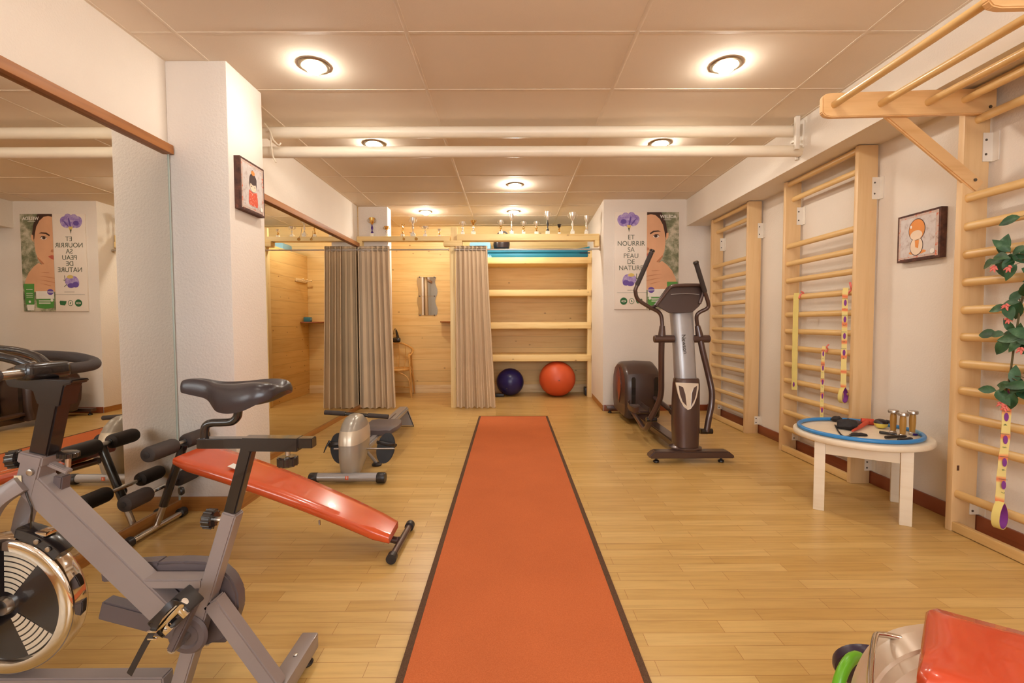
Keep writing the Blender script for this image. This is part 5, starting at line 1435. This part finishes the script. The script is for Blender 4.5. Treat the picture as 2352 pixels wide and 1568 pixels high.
# ------------------------------------------------------------------ machine at the lower right edge
t = mc = thing('leg_press_stool', 'white shelled exercise machine with red seat and green ring, cut off at bottom right', 'exercise machine', (1.0, .95, 0))
zs = .45
c0, c1, c2, c3 = pz(2128, 1386, zs), pz(2440, 1470, zs-.01), pz(2440, 1720, zs), pz(2104, 1552, zs)
c2 = c1+(c3-c0)*1.0
rings = []
for k, dz, dd in ((0, -.055, .012), (.0, -.045, .0), (0, -.012, 0), (0, 0, .010), (0, .004, .05)):
    cen = (c0+c1+c2+c3)/4; r_ = []
    cs = [c0, c1, c2, c3]
    for i in range(4):
        p, q = cs[i], cs[(i+1) % 4]
        for s_ in (.06, .2, .4, .6, .8, .94):
            r_.append(p.lerp(q, s_))
    r_ = [v+(cen-v).normalized()*dd+Vector((0, 0, dz)) for v in r_]
    rings.append(r_)
MB('red_vinyl').loft(rings).build('seat', mc, angle=50)
u_ = (c3-c0).normalized(); v_ = (c1-c0).normalized()
fr_ = MB('chrome').tube([c0+u_*.05+v_*.12+Vector((0, 0, -.075)), c0+u_*.05-v_*.02+Vector((0, 0, -.075)), c0+u_*.06-v_*.075+Vector((0, 0, -.075)), c0+u_*.10-v_*.085+Vector((0, 0, -.075)), c3-u_*.03-v_*.07+Vector((0, 0, -.08)), c3+u_*.0-v_*.05+Vector((0, 0, -.08)), c3+u_*.01+v_*.10+Vector((0, 0, -.08))], .0065, 12, 6)
fr_.build('frame_loop', mc)
# curved white shell running down to the left front
A0 = pz(2095, 1500, .33); 
path = [pz(2260, 1490, .36), pz(2180, 1500, .36), pz(2110, 1512, .35), pz(2060, 1540, .315), pz(2030, 1585, .26), pz(2012, 1640, .20), pz(2000, 1710, .13)]
P_ = catmull(path, 6); rings = []
s_ = Vector((path[2].y-path[5].y, path[5].x-path[2].x, 0)).normalized()
for i, p in enumerate(P_):
    d = (P_[min(i+1, len(P_)-1)]-P_[max(i-1, 0)]).normalized(); n_ = s_.cross(d).normalized()
    if n_.z < 0: n_ = -n_
    w_ = .078; h_ = .04
    rings.append([p+s_*a*w_+n_*b*h_ for a, b in ((1, 0), (.96, .5), (.8, .8), (.42, .86), (.36, 1.0), (-.36, 1.0), (-.42, .86), (-.8, .8), (-.96, .5), (-1, 0), (-.7, -.7), (.7, -.7))])
MB('machine_white').loft(rings).build('shell', mc)
MB('machine_white').beam(Vector((1.08, .88, .36)), Vector((1.12, .86, .02)), .10, .10, (0, 1, 0), .02).build('pedestal', mc)
MB('machine_white').span(.92, 1.32, .70, 1.02, 0, .04, .015).build('base_plate', mc)
g_ = pz(1968, 1590, .16)
MB('green').tube([g_+Vector((.075*math.cos(a)*.86, .02+.075*math.cos(a)*.5, .075*math.sin(a))) for a in [2*PI*i/30 for i in range(30)]], .014, 12, closed=True).build('ring_handle', mc)
g2 = pz(2073, 1612, .26)
MB('green').tube([g2+Vector((.035*math.cos(a), 0, .035*math.sin(a))) for a in [2*PI*i/24 for i in range(24)]], .012, 10, closed=True).build('ring_handle', mc)
d_ = pz(1985, 1530, .13)
MB('purple_dark').lathe([(0, -.02), (.06, -.02), (.075, -.012), (.078, 0), (.075, .012), (.06, .02), (0, .022)], d_, (.3, .9, .35), 36).build('disc', mc)

# ------------------------------------------------------------------ world and picture settings
w = bpy.data.worlds.new('room_world'); scene.world = w; w.use_nodes = True
w.node_tree.nodes['Background'].inputs[0].default_value = (.5, .42, .34, 1)
w.node_tree.nodes['Background'].inputs[1].default_value = .02
vs = scene.view_settings
vs.view_transform = 'Standard'; vs.look = 'None'; vs.gamma = 1; vs.use_curve_mapping = False
vs.exposure = -0.04
scene.cycles.caustics_reflective = False; scene.cycles.caustics_refractive = False
scene.cycles.sample_clamp_indirect = 4.0
